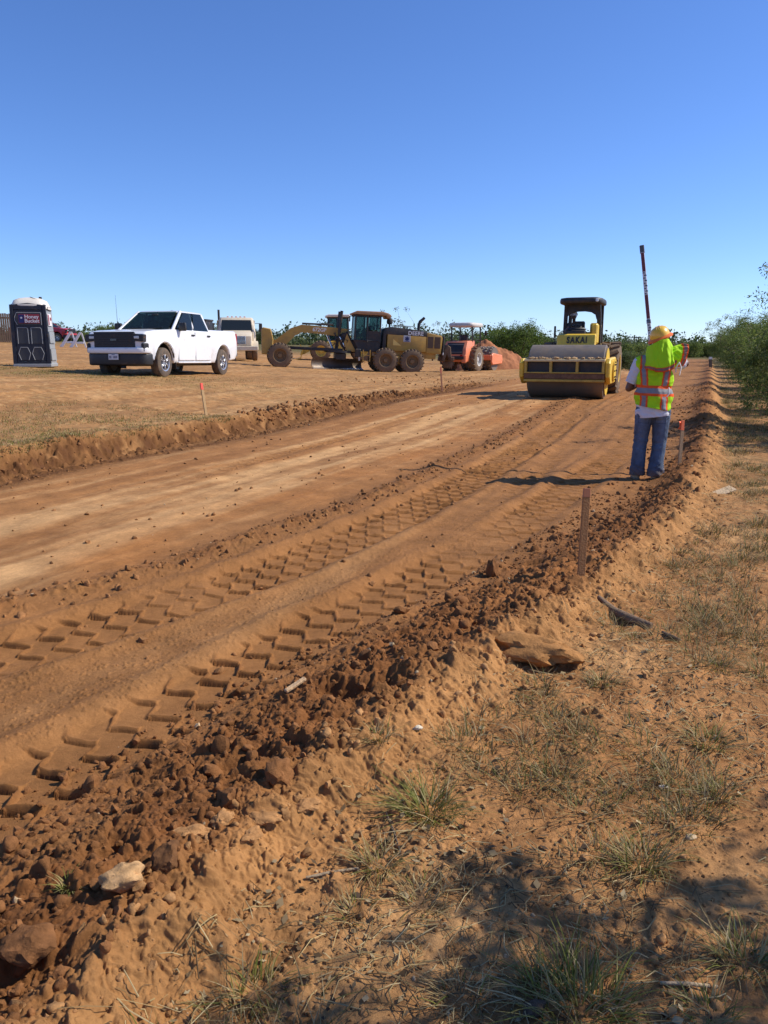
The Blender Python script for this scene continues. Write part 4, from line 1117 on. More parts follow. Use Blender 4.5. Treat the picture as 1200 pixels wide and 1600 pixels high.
    MB().box((-2.93, 0, 1.10), (.03, 1.6, .50), .012).build('tailgate', paintm, root)
    for cx in (xf, xr):
        for s in (1, -1):
            wheel(root, (cx, s * .855, wr), wr, .28, .235, ALLOY, RUBBER, s, spokes=6, dish=.28)

P1 = at_depth(251, 588, 22.9); P2 = at_depth(345, 583, 26.6)
hd = Vector((P1.x - P2.x, P1.y - P2.y, 0)).normalized(); lf = Vector((-hd.y, hd.x, 0))
c = (P1 + P2) / 2 - lf * .86 - hd * .06
truck = thing('pickup_truck', 'white crew cab pickup with black grille parked on the yard beside the portable toilet', 'pickup truck')
zg = [ground_z(P1.x, P1.y), ground_z(P2.x, P2.y)]
print('pickup z', P1.z, P2.z, zg)
place(truck, (c.x, c.y, sum(zg) / 2 - .02), math.atan2(hd.y, hd.x), math.atan2(zg[0] - zg[1], 3.74))
pickup(truck, WHITE); truck.scale = (1.012, 1.012, 1.06)
def on(root, p): bpy.context.view_layer.update(); return root.matrix_world @ Vector(p)
tb = thing('toolbox', 'black toolbox standing in the white pickup bed behind the cab', 'toolbox'); tb.location = on(truck, (-1.45, .25, 1.42)); tb.rotation_euler = truck.rotation_euler
MB().box((0, 0, .12), (.5, .95, .34), .03, seg=2).build('box', BLACK, tb); MB().box((0, 0, .315), (.54, 1.0, .06), .02).build('lid', BLACK, tb)
an = MB().tube([(0, 0, 0), (0.01, 0, .45), (.03, 0, .98)], [.008, .005, .003], 6).build('whip_aerial', BLACK, truck); an.location = (1.32, -.93, 1.34)

# ------------------------------------------------------------------ red pickup with white barricades far left
RED = paint('red_paint', (.50, .012, .016), .35, coat=.5, dust=.08)
red = thing('pickup_truck', 'red pickup seen half behind the portable toilet, hood facing right', 'pickup truck')
p = at_depth(70, 543, 74); place(red, (p.x, p.y, ground_z(p.x, p.y)), R(-8)); pickup(red, RED, False)
WP = paint('white_board', (.80, .79, .76), .6, dust=.08)
for px, dp, lab in ((106, 57.5, 'white slanted A-frame barricade in front of the red pickup wheel, nearer the toilet'), (121, 57.5, 'white slanted A-frame barricade at the nose of the red pickup')):
    b = thing('barricade', lab, 'barricade', (0, 0, 0)); p = at_depth(px, 545, dp); b.location = (p.x, p.y, ground_z(p.x, p.y))
    MB().prism([(-.62, 0), (-.34, 0), (.42, 1.12), (.22, 1.12)], -.03, .03, 'y', .005).build('slanted_board', WP, b)
    MB().prism([(.56, 0), (.66, 0), (.40, 1.06), (.30, 1.06)], .10, .14, 'y').build('leg', WP, b)
    MB().box((.1, .07, .35), (.80, .04, .14), .01).build('cross_rail', WP, b)

# ------------------------------------------------------------------ portable toilet
def toilet():
    root = thing('portable_toilet', 'dark navy and grey portable toilet with domed white roof and door sign', 'portable toilet')
    p = at_depth(57, 572, 24.6); root.location = (p.x, p.y, ground_z(p.x, p.y)); root.rotation_euler = (0, 0, R(13)); root.scale = (.92, .92, .92)
    print('toilet z', p.z, ground_z(p.x, p.y))
    NAVY = paint('navy_plastic', (.014, .018, .030), .5, dust=.10, scale=2); GREYP = paint('grey_plastic', (.30, .315, .32), .55, dust=.18, dustcol=(.32, .25, .17), scale=2)
    PAN = paint('panel_plastic', (.045, .048, .052), .5, dust=.12); EDGE = paint('pale_edge', (.30, .31, .32), .5)
    w, d, h = .60, .60, 2.06
    tp = .945                                            # walls lean in a little
    MB().box((0, 0, .06), (1.22, 1.24, .12), .02).build('skid_base', GREYP, root)
    MB().box((0, .0, .12 + h / 2 - .06), (w * 2 - .04, d * 2 - .06, h - .06), .03, taper=(tp, tp)).build('body', GREYP, root)
    fr = MB()
    for s in (-1, 1): fr.prism([(s * .46, .12), (s * .60, .12), (s * .567, 2.06), (s * .45, 2.06)] if s > 0 else [(-.60, .12), (-.46, .12), (-.45, 2.06), (-.567, 2.06)], -.615, -.54, 'y', .015)
    fr.prism([(-.45, 1.90), (.45, 1.90), (.45, 2.06), (0, 2.12), (-.45, 2.06)], -.612, -.54, 'y', .01)
    fr.prism([(-.46, .12), (.46, .12), (.46, .19), (-.46, .19)], -.612, -.55, 'y', .005)
    fr.build('door_frame', NAVY, root)
    door = MB().prism([(-.455, .20), (.455, .20), (.445, 1.89), (-.445, 1.89)], -.606, -.56, 'y', .01).build('door', NAVY, root)
    def recess(pts, nm):
        n = len(pts)
        MB().prism(pts, -.616, -.600, 'y', .006).build(nm, PAN, door)
        e = MB()
        for i in range(n):
            a, b = pts[i], pts[(i + 1) % n]
            if i in (0,): continue
            e.tube([(a[0], -.618, a[1]), (b[0], -.618, b[1])], .011, 5)
        e.build('panel_rim', EDGE, door)
    for s in (-1, 1):
        c = s * .215
        recess([(c - .17, .78), (c + .17, .78), (c + .165, 1.27), (c + .13, 1.31), (c - .165, 1.31)], 'door_panel')
        recess([(c - .12, .24), (c + .12, .24), (c + .19, .46), (c + .11, .66), (c - .11, .66), (c - .19, .46)], 'door_panel')
    recess([(-.36, 1.40), (.40, 1.40), (.40, 1.80), (-.36, 1.80), (-.43, 1.66), (-.43, 1.54)], 'sign_recess')
    SR = paint('sign_red', (.28, .02, .035), .5); SB = paint('sign_blue', (.012, .018, .12), .5); SW = paint('sign_white', (.80, .78, .78), .5)
    def sign(M, sc, nm):
        sg = MB().box((0, 0, 0), (.66 * sc, .30, .010), .003).build(nm, SR, root); sg.data.transform(M)
        k = MB().box((-.235 * sc, 0, .007), (.17 * sc, .27, .004)).build('flag_field', SB, sg); k.data.transform(M)
        st = MB(); pts = []
        for i in range(10):
            r = .045 if i % 2 == 0 else .018; a = math.pi / 2 + i * math.pi / 5; pts.append((-.235 * sc + r * math.cos(a) * sc, .03 + r * math.sin(a)))
        st.prism(pts, .009, .012, 'z'); st = st.build('star', SW, sg, 0); st.data.transform(M)
        text('lettering', 'Honey', .165, M @ Matrix.Translation((.085 * sc, .062, .012)) @ Matrix.Diagonal((sc, 1, 1, 1)), SW, sg, .002, .003)
        text('lettering', 'Bucket', .165, M @ Matrix.Translation((.09 * sc, -.072, .012)) @ Matrix.Diagonal((sc, 1, 1, 1)), SW, sg, .002, .003)
    sign(face_M((.02, -.632, 1.60), (1, 0, 0), (0, 0, 1)), 1.0, 'name_sign')
    sg = MB().box((.578, -.12, 1.58), (.014, .62, .40), .004, (0, -2, 0)).build('side_sign', paint('sign_paper', (.72, .68, .66), .6), root)
    MB().box((.588, -.33, 1.58), (.008, .16, .34), .002, (0, -2, 0)).build('side_sign_band', SR, sg); MB().box((.588, .02, 1.62), (.008, .22, .10), .002, (0, -2, 0)).build('side_sign_print', SR, sg)
    for z in (.42, 1.0): MB().box((.603 - .018 * z, 0, z), (.016, .9, .40), .02, (0, -1.7, 0)).build('side_panel', GREYP, root)
    for k in range(4): MB().box((.578, -.33 + k * .2, 1.95), (.02, .13, .12), .01).build('vent', DARK, root)
    r = MB(); rings = []
    for f, zz in ((1.05, 2.02), (1.06, 2.07), (1.0, 2.13), (.86, 2.22), (.60, 2.29), (.25, 2.325)):
        rings.append([((.60 * f * tp) * math.copysign(abs(math.cos(a)) ** .45, math.cos(a)), (.62 * f * tp) * math.copysign(abs(math.sin(a)) ** .45, math.sin(a)), zz - .10 * (abs(math.cos(a)) ** 2 if f > .9 else 0)) for a in [2 * math.pi * i / 32 for i in range(32)]])
    r.loft(rings).build('roof', CREAM, root, 50)
    MB().cyl((.30, .1, 2.20), (.30, .1, 2.36), .05, n=12).build('vent_pipe', DARK, root)
    MB().tube([(.05, -.3, 2.33), (.28, -.42, 2.24)], .012, 6).build('roof_rib', DARK, root)
    MB().box((.56, -.625, 1.05), (.05, .03, .10), .01).build('door_latch', DARK, root)
toilet()

# ------------------------------------------------------------------ white tipper truck
def tipper():
    root = thing('dump_truck', 'dusty white dump truck standing behind the bed of the white pickup, cab facing the lane', 'dump truck')
    p = at_depth(372, 560, 46); place(root, (p.x, p.y, ground_z(p.x, p.y)), R(-90 + 12)); print('tipper z', p.z, ground_z(p.x, p.y))
    TW = paint('dusty_white', (.66, .57, .42), .5, dust=.35, dustcol=(.42, .29, .17), scale=1.5)
    # x forward; front axle at x=0
    def dfm(x, y, z): return (x, y * (1 - .10 * max(0, (x - .2)) / 1.0), z)
    MB().prism([(-.55, .85), (.95, .80), (1.02, .95), (1.0, 1.42), (.85, 1.56), (-.55, 1.78)], -.86, .86, 'y', .08, 2, cuts=(('x', (.2, .6)),), deform=dfm).build('hood', TW, root, 35)
    g = MB().box((1.0, 0, 1.18), (.06, .92, .46), .02).build('grille', CHROME, root)
    gi = MB()
    for i in range(6): gi.box((1.035, 0, 1.0 + i * .072), (.012, .84, .042), .004)
    gi.build('grille_slats', DARK, g)
    MB().box((1.12, 0, .72), (.16, 2.3, .26), .03).build('front_bumper', TW, root)
    for s in (-1, 1):
        MB().box((.98, s * .66, 1.06), (.06, .22, .20), .03).build('headlight', LENS, root)
        MB().prism(arch(0, .52, .64, 12, 168) + arch(0, .52, .58, 168, 12), s * .80 if s > 0 else -1.2, s * 1.2 if s > 0 else -.80, 'y', .01).build('mudguard', TW, root, 40)
    cab = MB(); rings = []
    for x0, x1, y, z in ((-.50, -1.95, 1.10, .85), (-.50, -1.95, 1.12, 1.62), (-.665, -1.95, 1.08, 2.0), (-.80, -1.93, 1.02, 2.45), (-.90, -1.85, .94, 2.55)):
        rings.append([(x0, y - .12, z), (x0 - .14, y, z), (x1 + .08, y, z), (x1, y - .08, z), (x1, -y + .08, z), (x1 + .08, -y, z), (x0 - .14, -y, z), (x0, -y + .12, z)])
    cab.loft(rings).build('cab', TW, root, 35)
    MB().panel([(-.535, -.93, 1.70), (-.535, .93, 1.70), (-.80, .86, 2.40), (-.80, -.86, 2.40)], .01).build('windshield', DGLASS, root, 0)
    for s in (-1, 1):
        q = [(-.85, s * 1.115, 1.68), (-1.75, s * 1.115, 1.68), (-1.75, s * 1.03, 2.38), (-1.0, s * 1.03, 2.38)]
        MB().panel(q if s < 0 else q[::-1], .008).build('side_window', DGLASS, root, 0)
        d = MB().box((-1.3, s * 1.118, 1.25), (1.1, .02, .75), .01).build('door', TW, root); MB().box((-1.65, s * 1.14, 1.5), (.16, .03, .05), .01).build('handle', DARK, d)
        m = MB().box((-.55, s * 1.42, 1.95), (.08, .20, .50), .03).tube([(-.75, s * 1.1, 2.2), (-.6, s * 1.40, 2.2)], .015, 6).tube([(-.75, s * 1.1, 1.7), (-.6, s * 1.40, 1.72)], .015, 6)
        m.build('wing_mirror', DARK, root)
    for k in (-.5, -.25, 0, .25, .5): MB().box((-1.0, k, 2.59), (.10, .12, .05), .015).build('roof_lamp', AMBER, root)
    MB().cyl((-2.05, -1.02, 1.0), (-2.05, -1.02, 3.05), .07, n=12).build('exhaust_stack', DARK, root, 40)
    MB().box((-2.9, 0, .82), (6.2, .80, .28), .02).build('chassis', DARK, root)
    MB().prism([(-2.25, 1.1), (-6.2, 1.1), (-6.5, 2.35), (-2.2, 2.35), (-1.9, 2.42), (-1.9, 2.36), (-2.2, 2.3)], -1.15, 1.15, 'y', .02).build('tipper_body', TW, root)
    for s in (-1, 1):
        MB().cyl((-1.3, s * .85, .72), (-2.2, s * .85, .72), .28, n=16).build('fuel_tank', STEEL, root, 40)
        wheel(root, (0, s * 1.0, .52), .52, .30, .29, paint('dusty_rim', (.50, .42, .32), .6, dust=.4), MUDRUB, s)
        for x in (-4.1, -5.4): wheel(root, (x, s * .92, .52), .52, .55, .29, paint('dusty_rim', (.5, .42, .32), .6), MUDRUB, s)
tipper()

# ------------------------------------------------------------------ motor grader
def grader():
    root = thing('motor_grader', 'dusty black and yellow road grader parked broadside with its blade lowered', 'motor grader')
    A = at_depth(437, 576, 38.6); B = at_depth(622, 583, 39.6)
    hd = Vector((A.x - B.x, A.y - B.y, 0)).normalized(); lf = Vector((-hd.y, hd.x, 0))       # left side faces the lane
    za, zb = ground_z(A.x, A.y), ground_z(B.x, B.y); print('grader z', A.z, za, B.z, zb)
    o = B - lf * 1.0
    place(root, (o.x, o.y, zb), math.atan2(hd.y, hd.x), math.atan2(za - zb, 6.0))
    L = (Vector((A.x, A.y)) - Vector((B.x, B.y))).length; L = L / .95; root.scale = (.95, .95, .95); root.location.z -= .03
    xt = (.73, -.73); xf = L; r = .63
    # tandem case + rear frame
    for s in (-1, 1): MB().prism([(-1.05, .45), (1.05, .45), (1.15, .62), (.9, .86), (-.9, .86), (-1.15, .62)], s * .70 if s > 0 else -.92, s * .92 if s > 0 else -.70, 'y', .03).build('tandem_case', GYEL, root)
    MB().box((-.45, 0, 1.0), (3.4, 1.1, .36), .03).build('rear_frame', GYEL, root)
    for x in xt:
        for s in (-1, 1): wheel(root, (x, s * 1.05, r), r, .40, .36, GRIM, MUDRUB, s, lugs=22, dish=.42)
    for s in (-1, 1): wheel(root, (xf, s * 1.02, r), r, .40, .36, GRIM, MUDRUB, s, lugs=22, dish=.42)
    # engine enclosure
    def dfm(x, y, z): return (x, y * (1 - .05 * max(0, z - 1.9)), z)
    MB().prism([(.62, 1.15), (-1.55, 1.15), (-1.55, 2.18), (.62, 2.30)], -.72, .72, 'y', .05, 2).build('engine_panel', GYEL, root, 35)
    MB().prism([(.70, 1.0), (.66, 2.0), (-1.57, 1.97), (-1.57, 2.24), (-.6, 2.36), (.45, 2.42), (.72, 2.36), (.84, 2.2), (.90, 1.0)], -.735, .735, 'y', .05, 2).build('engine_hood', DARK, root, 35)
    rg = MB().prism([(-1.56, 1.10), (-2.40, 1.10), (-2.46, 1.95), (-2.40, 2.08), (-1.56, 2.22)], -.70, .70, 'y', .05, 2).build('rear_grille_housing', GYEL, root, 35)
    GB_ = paint('grille_brown', (.10, .060, .032), .7, dust=.3, dustcol=(.18, .11, .06))
    for x0, x1 in ((-1.62, -1.94), (-2.0, -2.34)):
        for s in (-1, 1): MB().box(((x0 + x1) / 2, s * .705, 1.70), (abs(x1 - x0), .02, .62), .008).build('rear_grille', GB_, rg)
    MB().box((-2.52, 0, 1.6), (.10, 1.35, .95), .03).build('radiator_guard', DARK, root)
    text('lettering', 'Deere'.upper(), .29, face_M((-.93, .748, 2.13), (-1, 0, 0), (0, 0, 1)), paint('letter_white', (.75, .74, .70), .5), root, .004, .008, 0, 1.05)
    sg = MB().box((-.46, .728, 1.83), (.40, .02, .34), .006).build('square_sign', paint('sign_grey', (.55, .53, .50), .6), root)
    sm = MB()
    for a in (0, 60, 120): sm.box((-.46, .742, 1.83), (.07, .008, .25), 0, (0, a, 0))
    sm.box((-.46, .742, 1.70), (.28, .008, .035)); sm.build('sign_emblem', paint('emblem_blue', (.03, .05, .16), .6), sg)
    MB().prism([(.30, 1.45), (-.15, 1.45), (.30, 1.78)], .72, .745, 'y').build('sunlit_patch', paint('sunlit_yellow', (.75, .50, .13), .5), root)  # sunlit triangle on the engine side, painted in as a brighter yellow piece
    MB().cyl((.42, 0, 2.3), (.42, 0, 2.62), .05, n=10).lathe([(.05, 2.56), (.15, 2.60), (.17, 2.70), (.15, 2.84), (.06, 2.90), (.001, 2.90)], (.42, 0, 0), 'z', 20).build('air_precleaner', DARK, root, 40)
    MB().tube([(-1.20, .1, 2.2), (-1.20, .1, 2.62), (-1.26, .1, 2.80), (-1.50, .1, 3.02)], [.085, .085, .085, .075], 12).build('exhaust_pipe', DARK, root, 50)
    rl = MB()
    for y in (-.55, .55):
        rl.tube([(.3, y, 2.38), (.3, y, 2.52), (-.9, y, 2.50), (-.9, y, 2.30)], .016, 6)
    rl.build('hood_rail', DARK, root)
    # cab
    x0, x1 = 2.42, .98
    def post(a, b, t=.075): return MB().cyl(a, b, t * .55, n=8)
    MB().prism([(x1, 1.05), (x0 - .25, 1.05), (x0, 1.55), (x0, 1.62), (x1, 1.62)], -.66, .66, 'y', .02).build('cab_base', DARK, root)
    fm = MB()
    cor = [(x0 - .02, .66), (x0 - .02, -.66), (x1 + .04, .66), (x1 + .04, -.66), (1.72, .68), (1.72, -.68)]
    for cx, cy in cor: fm.cyl((cx, cy, 1.55), (cx - (.04 if cx > 2 else 0), cy * .94, 2.98), .05, n=8)
    for z in (1.62, 2.94):
        for y in (.65, -.65): fm.cyl((x0, y * (.95 if z > 2 else 1), z), (x1, y * (.95 if z > 2 else 1), z), .045, n=8)
        for x in (x0, x1): fm.cyl((x, -.65, z), (x, .65, z), .045, n=8)
    fm.build('cab_frame', DARK, root, 40)
    for y in (.655, -.655):
        q = [(x0 - .05, y, 1.64), (1.76, y, 1.64), (1.76, y * .95, 2.92), (x0 - .08, y * .95, 2.92)]
        MB().panel(q if y < 0 else q[::-1], .004).build('side_window', CGLASS, root, 0)
        dr = MB().prism([(1.70, 1.10), (x1 + .06, 1.10), (x1 + .06, 2.15), (1.70, 2.15)], y - .02, y + .02, 'y').build('door', DARK, root, 0)
        q = [(1.62, y, 2.20), (x1 + .10, y, 2.20), (x1 + .10, y * .955, 2.90), (1.62, y * .955, 2.90)]
        MB().panel(q if y < 0 else q[::-1], .003).build('door_window', CGLASS, dr, 0)
    MB().panel([(x0, -.6, 1.64), (x0, .6, 1.64), (x0 - .04, .57, 2.9), (x0 - .04, -.57, 2.9)], .003).build('windshield', CGLASS, root, 0)
    MB().panel([(x1, .6, 1.9), (x1, -.6, 1.9), (x1, -.57, 2.9), (x1, .57, 2.9)], .003).build('rear_window', CGLASS, root, 0)
    TAN = paint('roof_tan', (.40, .21, .10), .55, dust=.25, dustcol=(.50, .36, .22)); 
    MB().prism([(x0 + .12, 2.98), (x0 + .14, 3.05), (x0 - .1, 3.16), (.95, 3.18), (.62, 3.12), (.46, 3.02), (.48, 2.86), (.66, 2.86), (.72, 2.98)], -.76, .76, 'y', .04, 2).build('cab_roof', TAN, root, 40)
    MB().cyl((2.5, .66, 2.9), (2.72, .80, 2.85), .02, n=6).box((2.72, .82, 2.72), (.06, .16, .30), .02).build('wing_mirror', DARK, root)
    MB().box((1.75, 0, 1.72), (.5, .5, .12), .04).box((1.5, 0, 2.1), (.14, .5, .7), .05).build('seat', DARK, root, 40)
    MB().cyl((2.28, 0, 1.5), (2.15, 0, 2.15), .06, n=8).box((2.2, 0, 2.12), (.25, .55, .18), .04).build('control_console', DARK, root)
    # centre frame, gooseneck
    MB().prism([(2.1, .95), (2.75, .95), (3.1, 1.4), (3.15, 1.9), (2.75, 2.05), (2.5, 1.6), (2.1, 1.5)], -.42, .42, 'y', .04).build('articulation_frame', DARK, root)
    MB().prism([(2.25, 1.0), (2.75, 1.0), (2.95, 1.45), (2.8, 1.95), (2.5, 1.4)], .43, .50, 'y', .01).build('frame_cover', GYEL, root)
    # gooseneck as a bent beam
    goose = [(2.6, 1.98), (3.2, 2.02), (4.2, 2.08), (4.9, 2.10), (5.35, 1.9), (5.75, 1.50), (6.05, 1.22), (6.35, 1.12)]
    gb = MB(); rings = []
    for i, (x, z) in enumerate(goose):
        x *= L / 6.0
        hh = (.34, .34, .32, .32, .36, .42, .44, .44)[i] * .62; a = Vector((goose[min(i + 1, 7)][0] - goose[max(i - 1, 0)][0], goose[min(i + 1, 7)][1] - goose[max(i - 1, 0)][1])).normalized(); n = Vector((-a.y, a.x))
        rings.append([(x + n.x * hh, -.19, z + n.y * hh), (x + n.x * hh, .19, z + n.y * hh), (x - n.x * hh, .19, z - n.y * hh), (x - n.x * hh, -.19, z - n.y * hh)])
    gb.loft(rings).build('gooseneck_beam', GYEL, root, 30)
    text('lettering', '672GP', .27, face_M((4.02 * L / 6, .198, 2.07), (-1, 0, 0), (0.03, 0, 1)), paint('letter_white', (.75, .74, .70), .5), root, .004, .007)
    MB().tube([(4.9 * L / 6, .1, 2.36), (3.3 * L / 6, .1, 2.38)], .05, 8).box((4.0 * L / 6, .1, 2.34), (.2, .12, .10), .02).build('hose_bundle', DARK, root)
    MB().box((xf, 0, .95), (.5, .5, .5), .05).box((xf, 0, .68), (.22, 1.7, .20), .03).build('front_axle', GYEL, root)
    MB().prism([(xf + .42, .62), (xf + .95, .66), (xf + 1.0, 1.95), (xf + .90, 2.04), (xf + .50, 1.98), (xf + .35, 1.45)], -.80, .80, 'y', .04).build('front_block', GYEL, root)
    # circle, drawbar, moldboard
    MB().lathe([(.70, -.06), (.80, -.06), (.80, .06), (.70, .06), (.70, -.06)], (3.15, 0, .98), 'z', 36).build('blade_circle', DARK, root, 40)
    MB().prism([(xf - .2, -.10), (3.6, -.55), (3.0, -.6), (3.0, .6), (3.6, .55), (xf - .2, .10)], .98, 1.14, 'z', .02).build('drawbar', DARK, root)
    MB().box((3.1, 0, .72), (.6, 1.0, .40), .05).build('blade_carrier', DARK, root)
    for y in (-.42, .42):
        MB().cyl((3.30, y, 1.05), (3.20, y * 1.1, 2.25), .05, n=10).cyl((3.22, y * 1.1, 1.95), (3.12, y * 1.2, 3.12), .085, n=10).build('lift_cylinder', DARK, root, 40)
    MB().cyl((3.5, .3, 1.05), (3.85, -.3, 1.95), .055, n=8).cyl((2.8, .4, 1.1), (3.2, .45, 1.75), .04, n=8).build('side_shift_cylinder', CHROME, root, 40)
    hs = MB(); rs = random.Random(3)
    for k in range(9):
        a = Vector((2.7 + rs.random() * .9, .25 + rs.random() * .25, 1.15 + rs.random() * .2)); b = Vector((2.6 + rs.random() * .9, .2 + rs.random() * .3, 1.75 + rs.random() * .25)); m_ = (a + b) / 2 + Vector((rs.uniform(-.3, .3), .15, rs.uniform(-.1, .1)))
        hs.tube([a, m_, b], .022, 6)
    hs.build('hydraulic_hoses', DARK, root)
    bl = MB(); rings = []
    for y in (-1.95, 1.95):
        rings.append([(.12 * math.cos(t) * 2.0 - .20 + dx, y, (.31 + .31 * math.sin(t))) for dx, ts in ((0, (-1.25, -.6, 0, .6, 1.25)), (-.035, (1.25, .6, 0, -.6, -1.25))) for t in ts])
    bl.loft(rings); m = bl.build('moldboard', STEEL, root, 50); m.location = (3.22, .0, .02); m.rotation_euler = (0, 0, R(-50))
    MB().box((-.16, 0, .02), (.05, 3.9, .10), .01).build('cutting_edge', CHROME, m)
    st = MB()
    for i, z in enumerate((.55, .85)): st.box((1.75, .88, z), (.42, .22, .04), .01)
    for x in (1.56, 1.94): st.box((x, .88, .82), (.04, .22, .62), .01)
    st.build('access_steps', GYEL, root)
    MB().box((2.2, .72, .95), (.3, .3, .45), .04).build('battery_box', DARK, root); MB().cyl((2.12, .80, .55), (2.12, .80, .95), .05, n=10).build('reservoir', CREAM, root, 40)
    for s in (-1, 1): MB().box((-2.52, s * .66, 1.12), (.06, .12, .14), .02).build('rear_lamp', LENS, root)
    # rear ripper
    rp = MB().prism([(-2.5, .75), (-2.62, 1.35), (-2.8, 1.62), (-2.98, 1.5), (-3.05, .95), (-2.9, .85), (-2.78, 1.15), (-2.66, .7)], -.55, .55, 'y', .03).box((-3.0, 0, .88), (.22, 1.9, .22), .03).build('ripper_frame', RUSTY, root)
    for k in range(5): MB().prism([(-3.10, .9), (-2.92, .9), (-2.90, .5), (-3.02, .34), (-3.06, .5)], -.80 + k * .40 - .04, -.80 + k * .40 + .04, 'y').build('ripper_tooth', RUSTY, root)
grader()

# ------------------------------------------------------------------ wheel loader behind the grader
def loader():
    root = thing('wheel_loader', 'yellow loader mostly hidden behind the grader, pale glazed cab showing above it', 'wheel loader')
    p = at_depth(533, 575, 57); place(root, (p.x, p.y, ground_z(p.x, p.y)), R(186))
    LY = paint('loader_yellow', (.70, .46, .06), .45, dust=.2, dustcol=(.42, .28, .14))
    for x in (1.5, -1.5):
        for s in (-1, 1): wheel(root, (x, s * 1.0, .72), .72, .55, .38, LY, MUDRUB, s, lugs=18, dish=.3)
    MB().prism([(-2.6, .8), (-.6, .7), (-.6, 1.75), (-2.4, 1.65), (-2.65, 1.3)], -.72, .72, 'y', .06, 2).build('engine_hood', LY, root, 35)
    MB().prism([(-.6, .6), (2.0, .6), (2.0, 1.25), (.6, 1.45), (-.6, 1.45)], -.55, .55, 'y', .04).build('chassis', LY, root)
    fm = MB()
    for x in (-.55, .95):
        for y in (-.68, .68): fm.cyl((x, y, 1.4), (x * .93, y * .95, 3.15), .05, n=8)
    for y in (-.68, .68): fm.cyl((.25, y, 1.4), (.25, y * .95, 3.15), .05, n=8)
    for z in (1.5, 3.1):
        for y in (-.67, .67): fm.cyl((-.55, y, z), (.95, y, z), .05, n=8)
        for x in (-.55, .95): fm.cyl((x, -.67, z), (x, .67, z), .05, n=8)
    fm.build('cab_frame', DARK, root, 40)
    for y in (-.67, .67):
        for a, b in ((-.5, .2), (.3, .9)):
            q = [(a, y, 1.55), (b, y, 1.55), (b, y * .96, 3.05), (a, y * .96, 3.05)]; MB().panel(q if y < 0 else q[::-1], .003).build('side_window', CGLASS, root, 0)
    MB().panel([(.95, -.6, 1.55), (.95, .6, 1.55), (.9, .58, 3.05), (.9, -.58, 3.05)], .003).build('windshield', CGLASS, root, 0)
    MB().prism([(-.7, 3.13), (1.12, 3.13), (1.1, 3.25), (.9, 3.32), (-.6, 3.32)], -.78, .78, 'y', .04).build('cab_roof', CREAM, root, 40)
    MB().box((.0, 0, 1.6), (.5, .5, .15), .04).box((-.22, 0, 1.95), (.14, .5, .7), .05).build('seat', DARK, root)
    for s in (-1, 1): MB().prism([(1.3, 1.3), (1.6, 1.5), (2.9, .75), (3.0, .45), (2.7, .5)], s * .45 if s > 0 else -.6, s * .6 if s > 0 else -.45, 'y', .02).build('lift_arm', LY, root)
    bk = MB(); rings = []
    for y in (-1.3, 1.3): rings.append([(3.0, y, 1.15), (2.85, y, .75), (3.0, y, .25), (3.9, y, .08), (3.9, y, .05), (2.95, y, .18), (2.78, y, .75), (2.95, y, 1.2)])
    bk.loft(rings).build('bucket', LY, root, 40)
loader()

